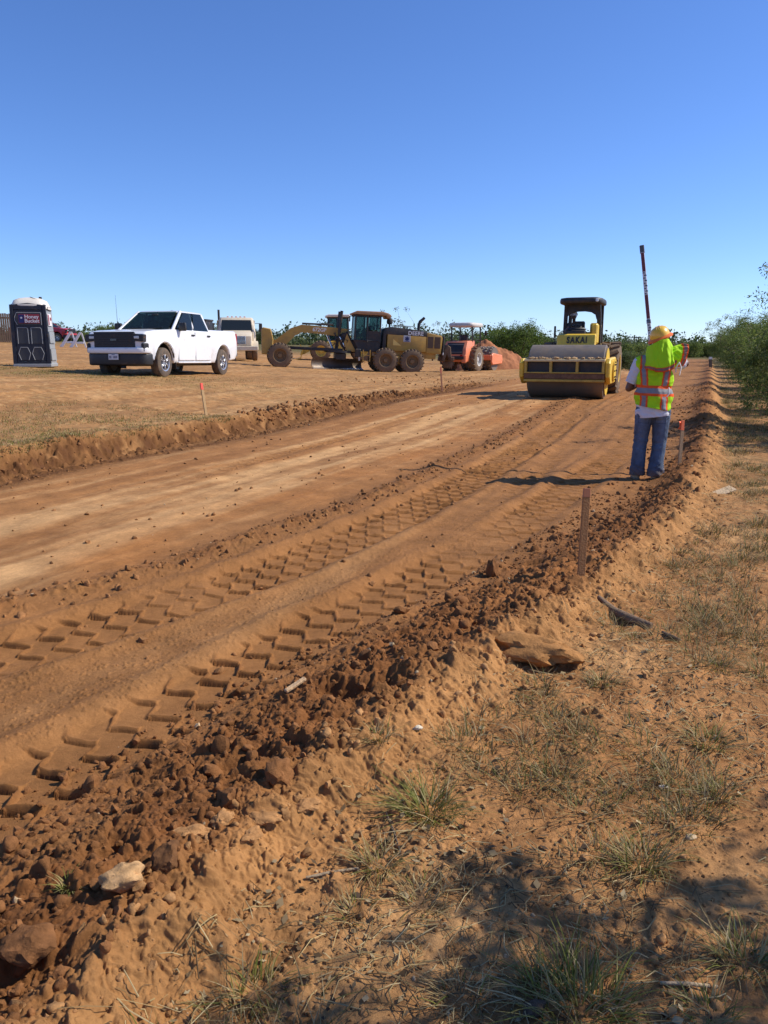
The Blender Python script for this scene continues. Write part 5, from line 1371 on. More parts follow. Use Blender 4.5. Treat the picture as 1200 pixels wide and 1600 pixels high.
# ------------------------------------------------------------------ orange single-drum roller
def drum_mat():
    return paint('drum_steel', (.20, .165, .130), .5, .3, dust=.40, dustcol=(.26, .18, .11), scale=2.5, var=.35)
def orange_roller():
    root = thing('soil_roller', 'orange soil roller with pale canopy, rear grille facing the lane beside the soil heap', 'road roller')
    p = at_depth(722, 583, 45); h = math.atan2(.88, .47); place(root, (p.x, p.y, ground_z(p.x, p.y) - .04), h); root.scale = (.93, .93, .93); print('orange z', p.z, ground_z(p.x, p.y))
    # rear axle at x=0, drum at x=+3
    for s in (-1, 1):
        wheel(root, (0, s * .86, .76), .76, .56, .40, paint('pale_rim', (.52, .50, .46), .6, dust=.2), MUDRUB, s, lugs=16, dish=.3, lug_d=.045)
    def dfm(x, y, z): return (x, y * (1 - .10 * max(0, z - 1.2)), z)
    MB().prism([(-1.20, .62), (-1.38, .95), (-1.30, 1.35), (-.95, 1.86), (.30, 1.90), (.30, .62)], -.78, .78, 'y', .08, 2, cuts=(('z', (1.2, 1.5)),), deform=dfm).build('engine_hood', ORANGE, root, 35)
    g = MB().prism([(-1.385, 1.08), (-1.33, 1.36), (-1.02, 1.76), (-.98, 1.72), (-1.28, 1.32), (-1.34, 1.08)], -.56, .56, 'y', .006).build('rear_grille', DARK, root)
    sl = MB()
    for i in range(5):
        t = i / 4; x = -1.36 + t * .30; z = 1.20 + t * .46; sl.box((x - .03, 0, z), (.03, 1.06, .025), .004, (0, -40, 0))
    sl.build('grille_bars', paint('bar_grey', (.22, .22, .21), .5), g)
    MB().box((-1.36, 0, .86), (.16, 1.36, .22), .05).build('rear_bumper', DARK, root)
    for s in (-1, 1):
        MB().box((-1.30, s * .64, .80), (.2, .30, .50), .05).build('rear_corner', ORANGE, root)
        MB().box((-1.40, s * .50, 1.0), (.04, .16, .10), .01).build('tail_light', REDL, root)
    MB().prism([(.3, .75), (1.25, .75), (1.25, 1.35), (.9, 1.45), (.3, 1.45)], -.78, .78, 'y', .05).build('operator_platform', ORANGE, root)
    MB().box((.45, 0, 1.68), (.5, .5, .14), .05).box((.22, 0, 2.0), (.14, .5, .55), .05).build('seat', DARK, root, 40)
    MB().cyl((1.12, 0, 1.4), (1.0, 0, 2.0), .05, n=8).lathe([(.19, -.015), (.21, 0), (.19, .015)], (.98, 0, 2.02), 'z', 20).build('steering_wheel', DARK, root, 40)
    ps = MB()
    for x in (-.15, 1.2):
        for y in (-.70, .70): ps.cyl((x, y, 1.35), (x, y * .98, 2.78), .05, n=8)
    ps.build('canopy_post', DARK, root, 40)
    rf = MB(); rings = []
    for f, z in ((.96, 2.74), (1.0, 2.80), (1.0, 2.90), (.93, 2.98), (.70, 3.0)):
        rings.append([(.52 + 1.06 * f * math.copysign(abs(math.cos(a)) ** .4, math.cos(a)), .86 * f * math.copysign(abs(math.sin(a)) ** .4, math.sin(a)), z) for a in [2 * math.pi * i / 28 for i in range(28)]])
    rf.loft(rings).build('canopy', paint('canopy_grey', (.58, .55, .50), .55, dust=.3, dustcol=(.42, .30, .2)), root, 50)
    rl = MB()
    for y in (-.78, .78): rl.tube([(.1, y, 1.4), (.1, y, 1.95), (.8, y, 1.95), (1.1, y, 1.6)], .02, 6)
    rl.build('hand_rail', DARK, root, 40)
    MB().cyl((1.25, -.8, 1.9), (1.3, -1.0, 2.3), .016, n=6).box((1.3, -1.02, 2.38), (.05, .16, .26), .02).build('wing_mirror', DARK, root)
    # front frame and drum
    MB().box((1.6, 0, .95), (.9, .5, .5), .05).build('articulation', DARK, root)
    for s in (-1, 1): MB().prism([(2.0, .55), (2.2, .40), (3.9, .45), (4.0, .7), (3.9, 1.0), (2.2, 1.15), (2.0, 1.0)], s * 1.12 if s > 0 else -1.24, s * 1.24 if s > 0 else -1.12, 'y', .03).build('drum_frame_side', ORANGE, root)
    for x in (2.02, 3.92): MB().box((x, 0, .86), (.16, 2.3, .34), .03).build('drum_frame_beam', ORANGE, root)
    dm = MB().lathe([(.001, -1.05), (.68, -1.05), (.75, -1.05), (.75, 1.05), (.68, 1.05), (.001, 1.05)], (2.98, 0, .75), 'y', 48)
    for i in range(18):
        for k in range(7):
            a = 2 * math.pi * (i + .5 * (k % 2)) / 18; t = MB().box((0, 0, 0), (.16, .14, .09), .02); dm.add(t.v, t.f, Matrix.Translation((2.98, -.9 + k * .3, .75)) @ Matrix.Rotation(a, 4, 'Y') @ Matrix.Translation((0, 0, .78)))
    dm.build('padfoot_drum', drum_mat(), root, 40)
    for y in (-.8, -.3): MB().box((3.95, y, 1.1), (.1, .14, .14), .03).build('work_lamp', LENS, root)
orange_roller()

# ------------------------------------------------------------------ yellow single-drum roller, facing us
def yellow_roller():
    root = thing('soil_roller', 'yellow smooth-drum soil roller under a black canopy driving towards us on the lane', 'road roller')
    F_ = at_depth(886, 620, 22.3); h = math.atan2(-RD[1], -RD[0]) + R(1.5)
    hd = Vector((math.cos(h), math.sin(h), 0))
    z0 = ground_z(F_.x, F_.y); print('sakai z', F_.z, z0)
    dr = .75; o = F_ - hd * (3.0)                          # rear axle x=0, drum axle x=+3
    place(root, (o.x, o.y, z0 - .02), h)
    W = 1.07
    for q in (1, -1): MB().lathe([(.01, q * (W - .02)), (.64, q * (W - .02)), (.66, q * (W + .012)), (.01, q * (W + .012))], (3.0, 0, dr), 'y', 40).build('drum_end_plate', RYEL, root, 40)
    MB().lathe([(.001, -W), (.66, -W), (.68, -W - .0), (.68, -W + .03), (dr - .02, -W + .03), (dr, -W + .04), (dr, W - .04), (dr - .02, W - .03), (.68, W - .03), (.68, W), (.001, W)], (3.0, 0, dr), 'y', 72).build('drum', drum_mat(), root, 40)
    for s in (-1, 1):
        fs = MB().prism([(1.9, .60), (2.2, .42), (3.6, .42), (3.93, .62), (3.97, 1.0), (3.85, 1.12), (2.2, 1.16), (1.9, 1.05)], s * (W + .04) if s > 0 else -(W + .17), s * (W + .17) if s > 0 else -(W + .04), 'y', .03).build('drum_frame_side', RYEL, root)
        MB().cyl((3.0, s * (W + .16), .78), (3.0, s * (W + .22), .78), .30, n=24).build('drum_motor_cover', RYEL, fs, 40)
        bt = MB()
        for i in range(8): a = i * math.pi / 4; bt.cyl((3.0 + .24 * math.cos(a), s * (W + .21), .78 + .24 * math.sin(a)), (3.0 + .24 * math.cos(a), s * (W + .245), .78 + .24 * math.sin(a)), .022, n=6)
        bt.build('bolts', DARK, fs)
    # front beam with three black recesses
    xb = 3.86
    RY2 = paint('worn_yellow', (.58, .38, .06), .55, dust=.38, dustcol=(.17, .105, .055), scale=3)
    MB().box((xb, 0, 1.075), (.24, 2.20, .07), .012).build('front_beam_top', paint('pale_yellow', (.74, .60, .30), .5, dust=.2), root)
    MB().box((xb, 0, .52), (.22, 2.20, .07), .012).build('front_beam_bottom', RY2, root)
    MB().box((xb + .02, 0, .64), (.16, 2.20, .15), .012).build('front_beam_mid', paint('rust_brown', (.13, .065, .035), .8, dust=.4, scale=5, var=.4), root)
    MB().box((xb + .03, 0, .735), (.17, 2.20, .035), .008).build('front_beam_rib', RY2, root)
    MB().box((xb - .07, 0, .88), (.08, 2.18, .36), .01).build('front_recess', DARK, root)
    for y in (-1.06, -.36, .36, 1.06): MB().box((xb + .02, y, .90), (.16, .075, .32), .01).build('front_upright', RY2, root)
    cl = MB(); rs = random.Random(8)
    for i in range(46):
        y = rs.uniform(-1.08, 1.08); s = rs.uniform(.018, .05); t = MB().box((0, 0, 0), (s * 2.2, s * 2.6, s), s * .3, (rs.uniform(-20, 20), rs.uniform(-20, 20), rs.uniform(0, 180))); cl.add(t.v, t.f, Matrix.Translation((xb + rs.uniform(-.09, .10), y, 1.12 + s * .3)))
    cl.build('beam_dirt', paint('dry_dirt', (.42, .27, .13), .95, bump=.5), root)
    # scraper bar
    MB().box((2.2, 0, .95), (.08, 2.1, .12), .01).build('scraper', STEEL, root)
    MB().box((1.75, 0, .85), (1.0, .55, .55), .05).build('articulation', DARK, root)
    # rear tractor
    for s in (-1, 1): wheel(root, (0, s * .90, .78), .78, .58, .42, paint('yellow_rim', (.55, .36, .05), .55, dust=.4), MUDRUB, s, lugs=17, dish=.3, lug_d=.045)
    def dfm(x, y, z): return (x, y * (1 - .06 * max(0, z - 1.2)), z)
    MB().prism([(-1.45, .75), (.35, .75), (.35, 1.75), (.1, 1.92), (-1.2, 1.72), (-1.5, 1.35)], -.72, .72, 'y', .07, 2, cuts=(('z', (1.2, 1.5)),), deform=dfm).build('engine_hood', RYEL, root, 35)
    MB().prism([(.3, .80), (1.45, .80), (1.45, 1.44), (.3, 1.44)], -.82, .82, 'y', .04).build('operator_platform', RYEL, root)
    ds = MB().prism([(1.32, 1.34), (1.64, 1.34), (1.50, 1.80), (1.32, 1.84)], -.86, .78, 'y', .03).build('front_cowl', RYEL, root, 30)
    nrm = Vector((.36, 0, .12)).normalized()
    text('lettering', 'SAKAI', .27, face_M((1.556, .0, 1.645), (0, 1, 0), (-.14, 0, .46)), paint('letter_brown', (.06, .045, .03), .6), root, .008, .010, 0, 1.25)
    MB().box((1.10, -.15, 1.84), (.36, .86, .22), .06, seg=2).box((1.0, -.15, 1.98), (.30, .80, .10), .04).build('dash_console', DARK, root, 40)
    MB().box((.50, .62, 1.85), (.9, .26, .62), .05).build('side_cowl', RYEL, root, 35)
    MB().box((.1, .55, 2.02), (.5, .44, .34), .05).build('fuel_cowl', RY2, root)
    sw = MB().cyl((1.0, -.2, 1.8), (.86, -.2, 2.1), .035, n=8); rg = MB().lathe([(.185, 0), (.20, -.016), (.215, 0), (.20, .016), (.185, 0)], (0, 0, 0), 'z', 28)
    M = Matrix.Translation((.84, -.2, 2.12)) @ Matrix.Rotation(-.42, 4, 'Y'); sw.add(rg.v, rg.f, M)
    for a in (0, 120, 240): sw.cyl(M @ Vector((0, 0, 0)), M @ Vector((.2 * math.cos(R(a)), .2 * math.sin(R(a)), 0)), .012, n=6)
    sw.build('steering_wheel', DARK, root, 40)
    MB().box((.28, -.2, 1.58), (.5, .52, .16), .06, seg=2).box((.0, -.2, 1.95), (.14, .50, .62), .06, seg=2).build('seat', DARK, root, 40)
    MB().tube([(1.35, -1.0, 1.45), (1.35, -1.0, 1.70)], .015, 6).box((1.35, -1.0, 1.90), (.04, .09, .36), .02).build('wing_mirror', DARK, root)
    # black arched canopy
    cp = MB()
    for y0, y1 in ((-.86, -.70), (.66, .84)):
        s = 1 if y0 > 0 else -1
        cp.loft([[(x, y0 * k, z), (x, y1 * k, z), (x - .16, y1 * k, z), (x - .16, y0 * k, z)] for x, z, k in ((.40, 1.40, 1.0), (.42, 2.0, .98), (.5, 2.5, .95), (.60, 2.78, .92))])
        cp.loft([[(x, y0 * k, z), (x, y1 * k, z), (x - .12, y1 * k, z), (x - .12, y0 * k, z)] for x, z, k in ((-.42, 1.6, .95), (-.46, 2.3, .93), (-.50, 2.78, .92))])
    # arch web between the front posts
    pts = [(-.80, 2.78), (-.80, 2.30), (-.70, 2.30), (-.64, 2.44), (-.45, 2.53), (-.2, 2.565), (.1, 2.57), (.38, 2.54), (.56, 2.46), (.62, 2.32), (.74, 2.30), (.76, 2.78)]
    cp.prism(pts, .42, .52, 'x', .01)
    cp.build('canopy_frame', DARK, root, 40)
    rf = MB(); rings = []
    for f, z in ((.97, 2.79), (1.0, 2.82), (1.0, 2.90), (.97, 2.95), (.80, 2.975)):
        rings.append([(.10 + 1.02 * f * math.copysign(abs(math.cos(a)) ** .35, math.cos(a)), -.04 + .93 * f * math.copysign(abs(math.sin(a)) ** .35, math.sin(a)), z) for a in [2 * math.pi * i / 32 for i in range(32)]])
    rf.loft(rings).build('canopy_roof', DARK, root, 50)
    MB().box((1.05, .66, 2.84), (.08, .16, .10), .02).build('work_lamp', LENS, root)
    narrow = {'engine_hood', 'operator_platform', 'front_cowl', 'lettering', 'dash_console', 'side_cowl', 'fuel_cowl', 'steering_wheel', 'seat', 'wing_mirror', 'canopy_frame', 'canopy_roof', 'work_lamp'}
    for o in root.children:
        if o.name.split('.')[0] in narrow: o.data.transform(Matrix.Diagonal((1, .70, 1, 1)) @ Matrix.Translation((0, .02, 0)))
        if o.name.startswith('canopy'): o.data.transform(Matrix.Translation((0, 0, -.03)))
    return root, h
roller, roller_h = yellow_roller()

# ------------------------------------------------------------------ soil heap behind the orange roller
def heap():
    p = at_depth(766, 583, 51); zc = ground_z(p.x, p.y)
    n = 150; A = np.linspace(-4.4, 4.4, n); X, Y = np.meshgrid(A, A); x = X.ravel(); y = Y.ravel()
    r = np.hypot((x + .3) / np.where(x > -.3, 3.5, 2.9), y / 2.4)
    h = 2.0 * np.clip(1 - r, 0, 1) ** .85 + .25 * np.clip(1 - np.hypot((x + 1.4) / 1.5, y / 1.5), 0, 1)
    m = np.clip(1 - r, 0, .3) / .3
    h += m * (.16 * fbm(x * 1.3, y * 1.3, 4, 401) + .12 * domes(x * 2.6, y * 2.6, 405, .2, .6, .6) + .08 * domes(x * 6, y * 6, 409, .2, .6, .7)) - .12
    F = (np.arange(n - 1)[:, None] * n + np.arange(n - 1)[None]); F = np.stack([F, F + 1, F + n + 1, F + n], -1).reshape(-1, 4)
    # follow the ground underneath
    g = base_h(p.x + x, p.y + y); V = np.stack([x, y, h + g - zc - .05], 1)
    k = fbm(x * 2, y * 2, 4, 411)
    C = np.array([.36, .150, .070]) * (1 + .25 * k)[:, None]
    o = np_mesh('soil_heap', V, F, np.clip(C, .02, .7), RM, None, 60); o.location = (p.x, p.y, zc); tag(o, 'heap of reddish soil dumped between the orange roller and the yellow roller', 'soil heap')
    for i, (dx, dy, s) in enumerate(((1.15, -.4, .13), (1.9, -.3, .10), (.6, -.5, .12), (2.3, -.4, .08))):
        pass
heap()
# ------------------------------------------------------------------ rod holder seen from behind
def hand_parts(w, f, u, s, curl=1.0):
    """gripping hand: w wrist, f finger direction, u back-of-hand side, s thumb side; five separate fingers"""
    w = Vector(w); f = Vector(f).normalized(); s = Vector(s).normalized(); u = f.cross(s).normalized()
    P = [('c', w, w + f * .05, .026, .030), ('c', w + f * .03 + s * .022, w + f * .075 + s * .026, .017, .015), ('c', w + f * .03 - s * .022, w + f * .07 - s * .028, .017, .013)]
    for k, (o, ln) in enumerate(((.030, .036), (.010, .040), (-.011, .037), (-.030, .030))):
        a = w + f * .078 + s * o; b = a + (f * .75 + u * .65 * curl) * ln; c = b + (f * -.2 + u * 1.0 * curl) * ln * .7; d = c + (f * -.9 + u * .3 * curl) * ln * .55
        P += [('c', a, b, .0100, .0092), ('c', b, c, .0092, .0085), ('c', c, d, .0085, .0075)]
    a = w + f * .028 + s * .030; b = a + (s * .8 + f * .5 + u * .4) * .032; c = b + (f * .5 + u * .9 - s * .2) * .028
    P += [('c', a, b, .0125, .0105), ('c', b, c, .0105, .0085)]
    return P

def folds(co, amp, f, seed):
    return amp * (fbm(co[:, 0] * f[0] + co[:, 1] * f[1], co[:, 2] * f[2] + co[:, 1] * .5 * f[1], 3, seed))

def person():
    root = thing('person', 'person seen from behind in yellow hard hat, lime vest and jeans, steadying a rod', 'person')
    p = at_depth(1012, 747, 9.42); zf = float(drop_mesh_z([p.x], [p.y])[0]); root.location = (p.x, p.y, zf - .005)
    root.rotation_euler = (0, 0, R(-17)); root.scale = (.92, .95, 1)                   # local x right, y away, z up - turned to the sight line
    SKIN = paint('brown_skin', (.16, .075, .042), .55, var=.15, scale=12)
    S = lambda *a: a
    # joints
    hipL, hipR = Vector((-.10, .0, .86)), Vector((.11, .0, .86))
    kneeL, kneeR = Vector((-.120, .03, .47)), Vector((.115, .035, .47))
    ankL, ankR = Vector((-.145, .0, .09)), Vector((.080, -.04, .09))
    shL, shR = Vector((-.205, .03, 1.395)), Vector((.205, .05, 1.42))
    elL, wrL = Vector((-.315, .05, 1.105)), Vector((-.14, .27, 1.16))
    elR, wrR = Vector((.375, .20, 1.40)), Vector((.13, .37, 1.43))
    head = Vector((.035, .05, 1.625)); neck = Vector((.01, .03, 1.46))
    body = [('c', (0, 0, .88), (0, .01, 1.10), .150, .150), ('c', (0, .01, 1.1), (.0, .02, 1.32), .150, .140),
            ('c', shL, shR, .075, .075), ('c', neck - Vector((0, 0, .06)), head - Vector((0, 0, .04)), .062, .058),
            ('c', hipL, kneeL, .095, .062), ('c', kneeL, ankL, .06, .042), ('c', hipR, kneeR, .095, .062), ('c', kneeR, ankR, .06, .042),
            ('c', shL, elL, .055, .045), ('c', elL, wrL, .045, .029), ('c', shR, elR, .055, .045), ('c', elR, wrR, .045, .029),
            ('e', head + Vector((0, 0, .03)), (.076, .098, .108)), ('c', head + Vector((0, .06, -.05)), head + Vector((0, .075, -.075)), .045, .032),
            ('e', head + Vector((0, .10, -.005)), (.014, .022, .024)), ('e', head + Vector((-.077, 0, 0)), (.012, .022, .034)), ('e', head + Vector((.077, 0, 0)), (.012, .022, .034)),
            ('e', head + Vector((-.03, .085, .022)), (.022, .016, .010)), ('e', head + Vector((.03, .085, .022)), (.022, .016, .010)),
            ('e', head + Vector((0, .088, -.045)), (.026, .014, .011))]
    body += hand_parts(wrL, (.55, .75, .1), None, (0, 0, 1)) + hand_parts(wrR, (-.85, .45, .1), None, (0, 0, 1), -1.0)
    for ak, dx in ((ankL, -.25), (ankR, .25)): body += [('c', ak, ak + Vector((dx * .1, .15, -.05)), .04, .035)]
    remesh('body', body, .0065, SKIN, root, 4)
    for s in (-1, 1):
        e = MB().ball(head + Vector((s * .031, .092, .012)), .0115, 12, 8).build('eye', paint('eye_white', (.75, .72, .68), .3), root)
        MB().ball(head + Vector((s * .031, .1015, .012)), .0048, 10, 6).build('iris', paint('iris_dark', (.03, .018, .012), .2), e)
    remesh('hair', [('e', head + Vector((0, -.012, .045)), (.084, .098, .108)), ('c', head + Vector((-.055, -.06, -.03)), head + Vector((.055, -.06, -.03)), .03, .03)], .008, paint('black_hair', (.02, .016, .014), .6), root, 3)
    # jeans
    def jf(co):
        z = co[:, 2]; k = .003 + .009 * smooth(.30, .12, z) + .005 * np.exp(-((z - .47) / .10) ** 2) + .005 * np.exp(-((z - .80) / .06) ** 2)
        tl = co[:, 0] * 3.0 * np.sign(co[:, 0] + 1e-6) + co[:, 1] * 2.5
        a = vnoise(co[:, 0] * 5 + co[:, 1] * 4, z * 15 + tl * 2.2, 501); b = 1 - 2 * np.abs(vnoise(co[:, 0] * 4 - co[:, 1] * 5, z * 21 - tl * 3.0, 503))
        return k * (a + .9 * b) + .004 * vnoise(co[:, 0] * 6, z * 4, 505)
    def jc(co):
        z = co[:, 2]; c = np.tile(np.array([.072, .095, .138]), (len(co), 1))
        fade = np.exp(-((np.abs(co[:, 0]) - .13) / .05) ** 2) * smooth(.15, .4, z) * .5 + .3 * np.exp(-((z - .76) / .08) ** 2)
        c = c * (1 + fade * .8)[:, None] + np.array([.02, .03, .04]) * fade[:, None]
        c = c * (1 + .25 * fbm(co[:, 0] * 18, z * 14, 3, 507))[:, None]
        # back pockets' stitching and side seams
        for sx in (-1, 1):
            px = co[:, 0] - sx * .105; bk = co[:, 1] < -.02
            m = bk & (np.abs(px) < .066) & (z > .70) & (z < .845); inner = (np.abs(px) < .060) & (z > .708) & (z < .838)
            c[m & ~inner] *= .55
        mud = smooth(.20, .05, z) * .6
        return c * (1 - mud[:, None]) + np.array([.20, .12, .06]) * mud[:, None]
    jeans = [('e', (0.005, -.005, .86), (.205, .150, .12)), ('c', hipL + Vector((0, -.02, -.02)), kneeL, .118, .088), ('c', kneeL, ankL + Vector((0, .005, -.02)), .086, .092),
             ('c', hipR + Vector((0, -.02, -.02)), kneeR, .118, .088), ('c', kneeR, ankR + Vector((0, .005, -.02)), .086, .092), ('e', (-.09, -.075, .82), (.095, .07, .10)), ('e', (.10, -.075, .82), (.095, .07, .10))]
    jm = attr_mat('denim', .85, bump=.35, bscale=260, noise=.18, nscale=90)
    jn = remesh('jeans', jeans, .0075, jm, root, 5, jf, jc)
    bm = bmesh.new(); bm.from_mesh(jn.data); bmesh.ops.bisect_plane(bm, geom=bm.verts[:] + bm.edges[:] + bm.faces[:], plane_co=(0, 0, .058), plane_no=(0, 0, -1), clear_outer=True); bm.to_mesh(jn.data); bm.free()
    m = jn.modifiers.new('thickness', 'SOLIDIFY'); m.thickness = .004
    # boots
    BOOT = paint('tan_boot', (.46, .34, .20), .75, dust=.3, dustcol=(.40, .26, .14), scale=14)
    for ak, dx in ((ankL, -.16), (ankR, .30)):
        d = Vector((dx, 1, 0)).normalized()
        b = remesh('boot', [('c', ak + Vector((0, 0, .03)), ak + Vector((0, 0, -.03)), .056, .052), ('c', ak + Vector((0, -.02, -.045)), ak + d * .13 + Vector((0, 0, -.05)), .043, .045), ('e', ak + d * .15 + Vector((0, 0, -.052)), (.050, .06, .038))], .007, BOOT, root, 3)
        sl = MB(); ring = []
        pr = Vector((-d.y, d.x, 0))
        rg = [ak - d * .065 + pr * (.044 * math.sin(t)) + d * (-.0) for t in (0,)]
        out = [(-.07, 0), (-.055, .036), (0, .043), (.08, .048), (.15, .053), (.20, .035), (.215, 0), (.20, -.035), (.15, -.053), (.08, -.048), (0, -.043), (-.055, -.036)]
        sl.prism([((ak + d * a + pr * q).x, (ak + d * a + pr * q).y) for a, q in out], .0, .026, 'z', .006).build('sole', paint('boot_sole', (.22, .16, .10), .85), b, 40)
    # shirt
    def sf(co): 
        z = co[:, 2]; return .011 * vnoise(co[:, 0] * 11 + co[:, 1] * 5, z * 17 + co[:, 0] * 6, 521) * (.15 + smooth(.92, .82, z)) + .006 * vnoise(co[:, 0] * 20, z * 30, 523)
    shirt = [('c', (0.0, -.005, .80), (0.0, -.005, .98), .200, .190), ('e', (0, -.02, .82), (.225, .170, .12)), ('e', (.0, -.005, .95), (.225, .168, .16)), ('c', (0, .0, 1.0), (0, .02, 1.30), .180, .165), ('e', (0, .01, 1.2), (.215, .155, .22)), ('c', shL, shR, .088, .088),
             ('c', shL, shL.lerp(elL, .80), .085, .078), ('c', shR, shR.lerp(elR, .80), .085, .078), ('c', neck - Vector((0, 0, .05)), neck, .085, .075)]
    SH = paint('white_cotton', (.66, .65, .68), .85, var=.05, scale=6)
    sh = remesh('shirt', shirt, .009, SH, root, 6, sf)
    bm = bmesh.new(); bm.from_mesh(sh.data)              # cut a clean slanted hem and open the sleeves
    bmesh.ops.bisect_plane(bm, geom=bm.verts[:] + bm.edges[:] + bm.faces[:], plane_co=(0, 0, .775), plane_no=(.10, 0, -1), clear_outer=True)
    for a, b in ((shL, elL), (shR, elR)):
        n = (b - a).normalized(); bmesh.ops.bisect_plane(bm, geom=[g for g in bm.verts[:] + bm.edges[:] + bm.faces[:] if (g.co if isinstance(g, bmesh.types.BMVert) else (g.verts[0].co)).dot(n) > (a.lerp(b, .45)).dot(n) and abs((g.co if isinstance(g, bmesh.types.BMVert) else g.verts[0].co).x) > .24], plane_co=a.lerp(b, .78), plane_no=n, clear_outer=True)
    bm.to_mesh(sh.data); bm.free()
    m = sh.modifiers.new('thickness', 'SOLIDIFY'); m.thickness = .004
    # vest with reflective tape
    LIME, ORG, SIL = np.array([.50, .86, .012]), np.array([.95, .13, .02]), np.array([.30, .30, .31])
    def vc(co):
        x, y, z = co.T; c = np.tile(LIME, (len(co), 1)); zz = z + .03 * x
        def band(t, w1, w2):
            c[np.abs(t) < w1] = ORG; c[np.abs(t) < w2] = SIL
        up = z > 1.08
        for sx in (-1, 1):
            t = (x - sx * (.125 + .02 * smooth(1.1, 1.4, z)));  band(np.where(up | (z < 1.06), t, 9), .048, .024)
        band(zz - 1.085, .062, .030)
        c *= (1 + .10 * fbm(x * 14, z * 14, 2, 531))[:, None]
        return c
    def vf(co):
        z = co[:, 2]; return .010 * vnoise(co[:, 0] * 8 + co[:, 1] * 4, z * 12, 541) + .006 * vnoise(co[:, 0] * 17, z * 23, 543)
    vest = [('c', (0.0, -.005, .87), (0.0, -.005, 1.0), .226, .215), ('e', (.0, -.005, 1.01), (.248, .192, .19)), ('c', (0, .0, 1.0), (0, .02, 1.30), .192, .178), ('e', (0, .01, 1.2), (.235, .178, .22)), ('c', shL * .86 + Vector((0, 0, .20)), shR * .86 + Vector((0, 0, .21)), .100, .100)]
    VM = attr_mat('hi_vis_cloth', .75, .18, bump=.15, bscale=200)
    ve = remesh('vest', vest, .0075, VM, root, 5, vf, vc)
    bm = bmesh.new(); bm.from_mesh(ve.data); bmesh.ops.bisect_plane(bm, geom=bm.verts[:] + bm.edges[:] + bm.faces[:], plane_co=(0, 0, .885), plane_no=(-.16, 0, -1), clear_outer=True); bm.to_mesh(ve.data); bm.free()
    m = ve.modifiers.new('thickness', 'SOLIDIFY'); m.thickness = .004
    # hard hat, tipped to the left
    hat = MB(); tilt = Matrix.Translation(head + Vector((-.005, .0, .085))) @ Euler((R(7), R(-20), 0)).to_matrix().to_4x4()
    prof = [(.118, -.004), (.150, -.016), (.152, -.010), (.126, .004), (.124, .030), (.116, .065), (.095, .098), (.062, .118), (.025, .127), (.001, .128)]
    t = MB().lathe(prof, (0, 0, 0), 'z', 40); t.v = [(x, y * 1.15 + (.02 if y > .1 and z < .01 else 0), z) for x, y, z in t.v]; hat.add(t.v, t.f, tilt)
    h = hat.build('hard_hat', paint('hat_yellow', (.86, .50, .03), .35, coat=.3, dust=.12, dustcol=(.5, .35, .15), scale=9), root, 50)
    rim = MB().lathe([(.128, -.02), (.157, -.026), (.159, -.010), (.128, .010)], (0, 0, 0), 'z', 40); rim.v = [(x, y * 1.15, z) for x, y, z in rim.v]; r2 = MB().add(rim.v, rim.f, tilt); r2.build('hat_band', paint('band_orange', (.85, .17, .02), .6), h, 50)
    rg = MB(); 
    for y in (-.022, 0, .022): rg.tube([tilt @ Vector((x, y * (1 - abs(x)), .128 * math.cos(min(1.3, abs(x) / .125 * 1.25)) ** .7 + .003)) for x in np.linspace(-.0, .0, 2)] if False else [tilt @ Vector((y, yy, .002 + .128 * max(0, 1 - (abs(yy) / .142) ** 2.3) ** .5)) for yy in np.linspace(-.13, .13, 12)], .0055, 6)
    rg.build('hat_ridge', MATS['hat_yellow'], h, 60)
    # neck shade hanging from the hat and blown out to the right
    na, nt_ = 56, 34
    top = [(-.118, .05, 1.61), (-.112, -.03, 1.600), (-.06, -.115, 1.625), (.02, -.135, 1.665), (.10, -.10, 1.70), (.125, -.03, 1.695), (.130, .06, 1.690)]
    hem = [(-.135, .09, 1.40), (-.150, -.03, 1.345), (-.08, -.19, 1.325), (.04, -.235, 1.30), (.16, -.225, 1.32), (.235, -.13, 1.38), (.225, .02, 1.46)]
    def curve(P, t):
        P = np.array(P); k = np.linspace(0, 1, len(P)); 
        tt = np.clip(t, 0, 1); i = np.clip((tt * (len(P) - 1)).astype(int), 0, len(P) - 2); f = tt * (len(P) - 1) - i
        g = lambda q: P[np.clip(q, 0, len(P) - 1)]
        a, b, c, d = g(i - 1), g(i), g(i + 1), g(i + 2); f = f[:, None]
        return .5 * (2 * b + (c - a) * f + (2 * a - 5 * b + 4 * c - d) * f ** 2 + (3 * b - a - 3 * c + d) * f ** 3)
    ta = np.linspace(0, 1, na); T = curve(top, ta); Hm = curve(hem, ta)
    V = []; C = []
    for j in range(nt_):
        s = j / (nt_ - 1); P = T * (1 - s) + Hm * s
        bul = math.sin(s * math.pi) * (.006 + .006 * smooth(.45, .95, ta)); P = P + np.stack([bul * smooth(.4, .9, ta) * .8, -bul * (1 - smooth(.75, 1, ta)) * .5, bul * (.3 + .75 * smooth(.55, .9, ta))], 1)
        w = .034 * (1 - 2.4 * np.abs(vnoise(ta * 7 + s * .8, ta * 0 + s * .8, 551))) * s ** .8 + .012 * vnoise(ta * 17 - s * 4, s * 4 + 0 * ta, 553) * s ** .6
        P = P + np.stack([w * .5, -w, w * .2], 1)
        V.append(P)
        c = np.tile(LIME, (na, 1)); e = 1 - s
        if e < .15: c[:] = ORG * .9
        if .035 < e < .115: c[:] = np.array([.30, .16, .13])
        C.append(c)
    V = np.concatenate(V); C = np.concatenate(C); F = np.array([[j * na + i, j * na + i + 1, (j + 1) * na + i + 1, (j + 1) * na + i] for j in range(nt_ - 1) for i in range(na - 1)])
    ns = np_mesh('neck_shade', V, F, C, VM, root); m = ns.modifiers.new('thickness', 'SOLIDIFY'); m.thickness = .003
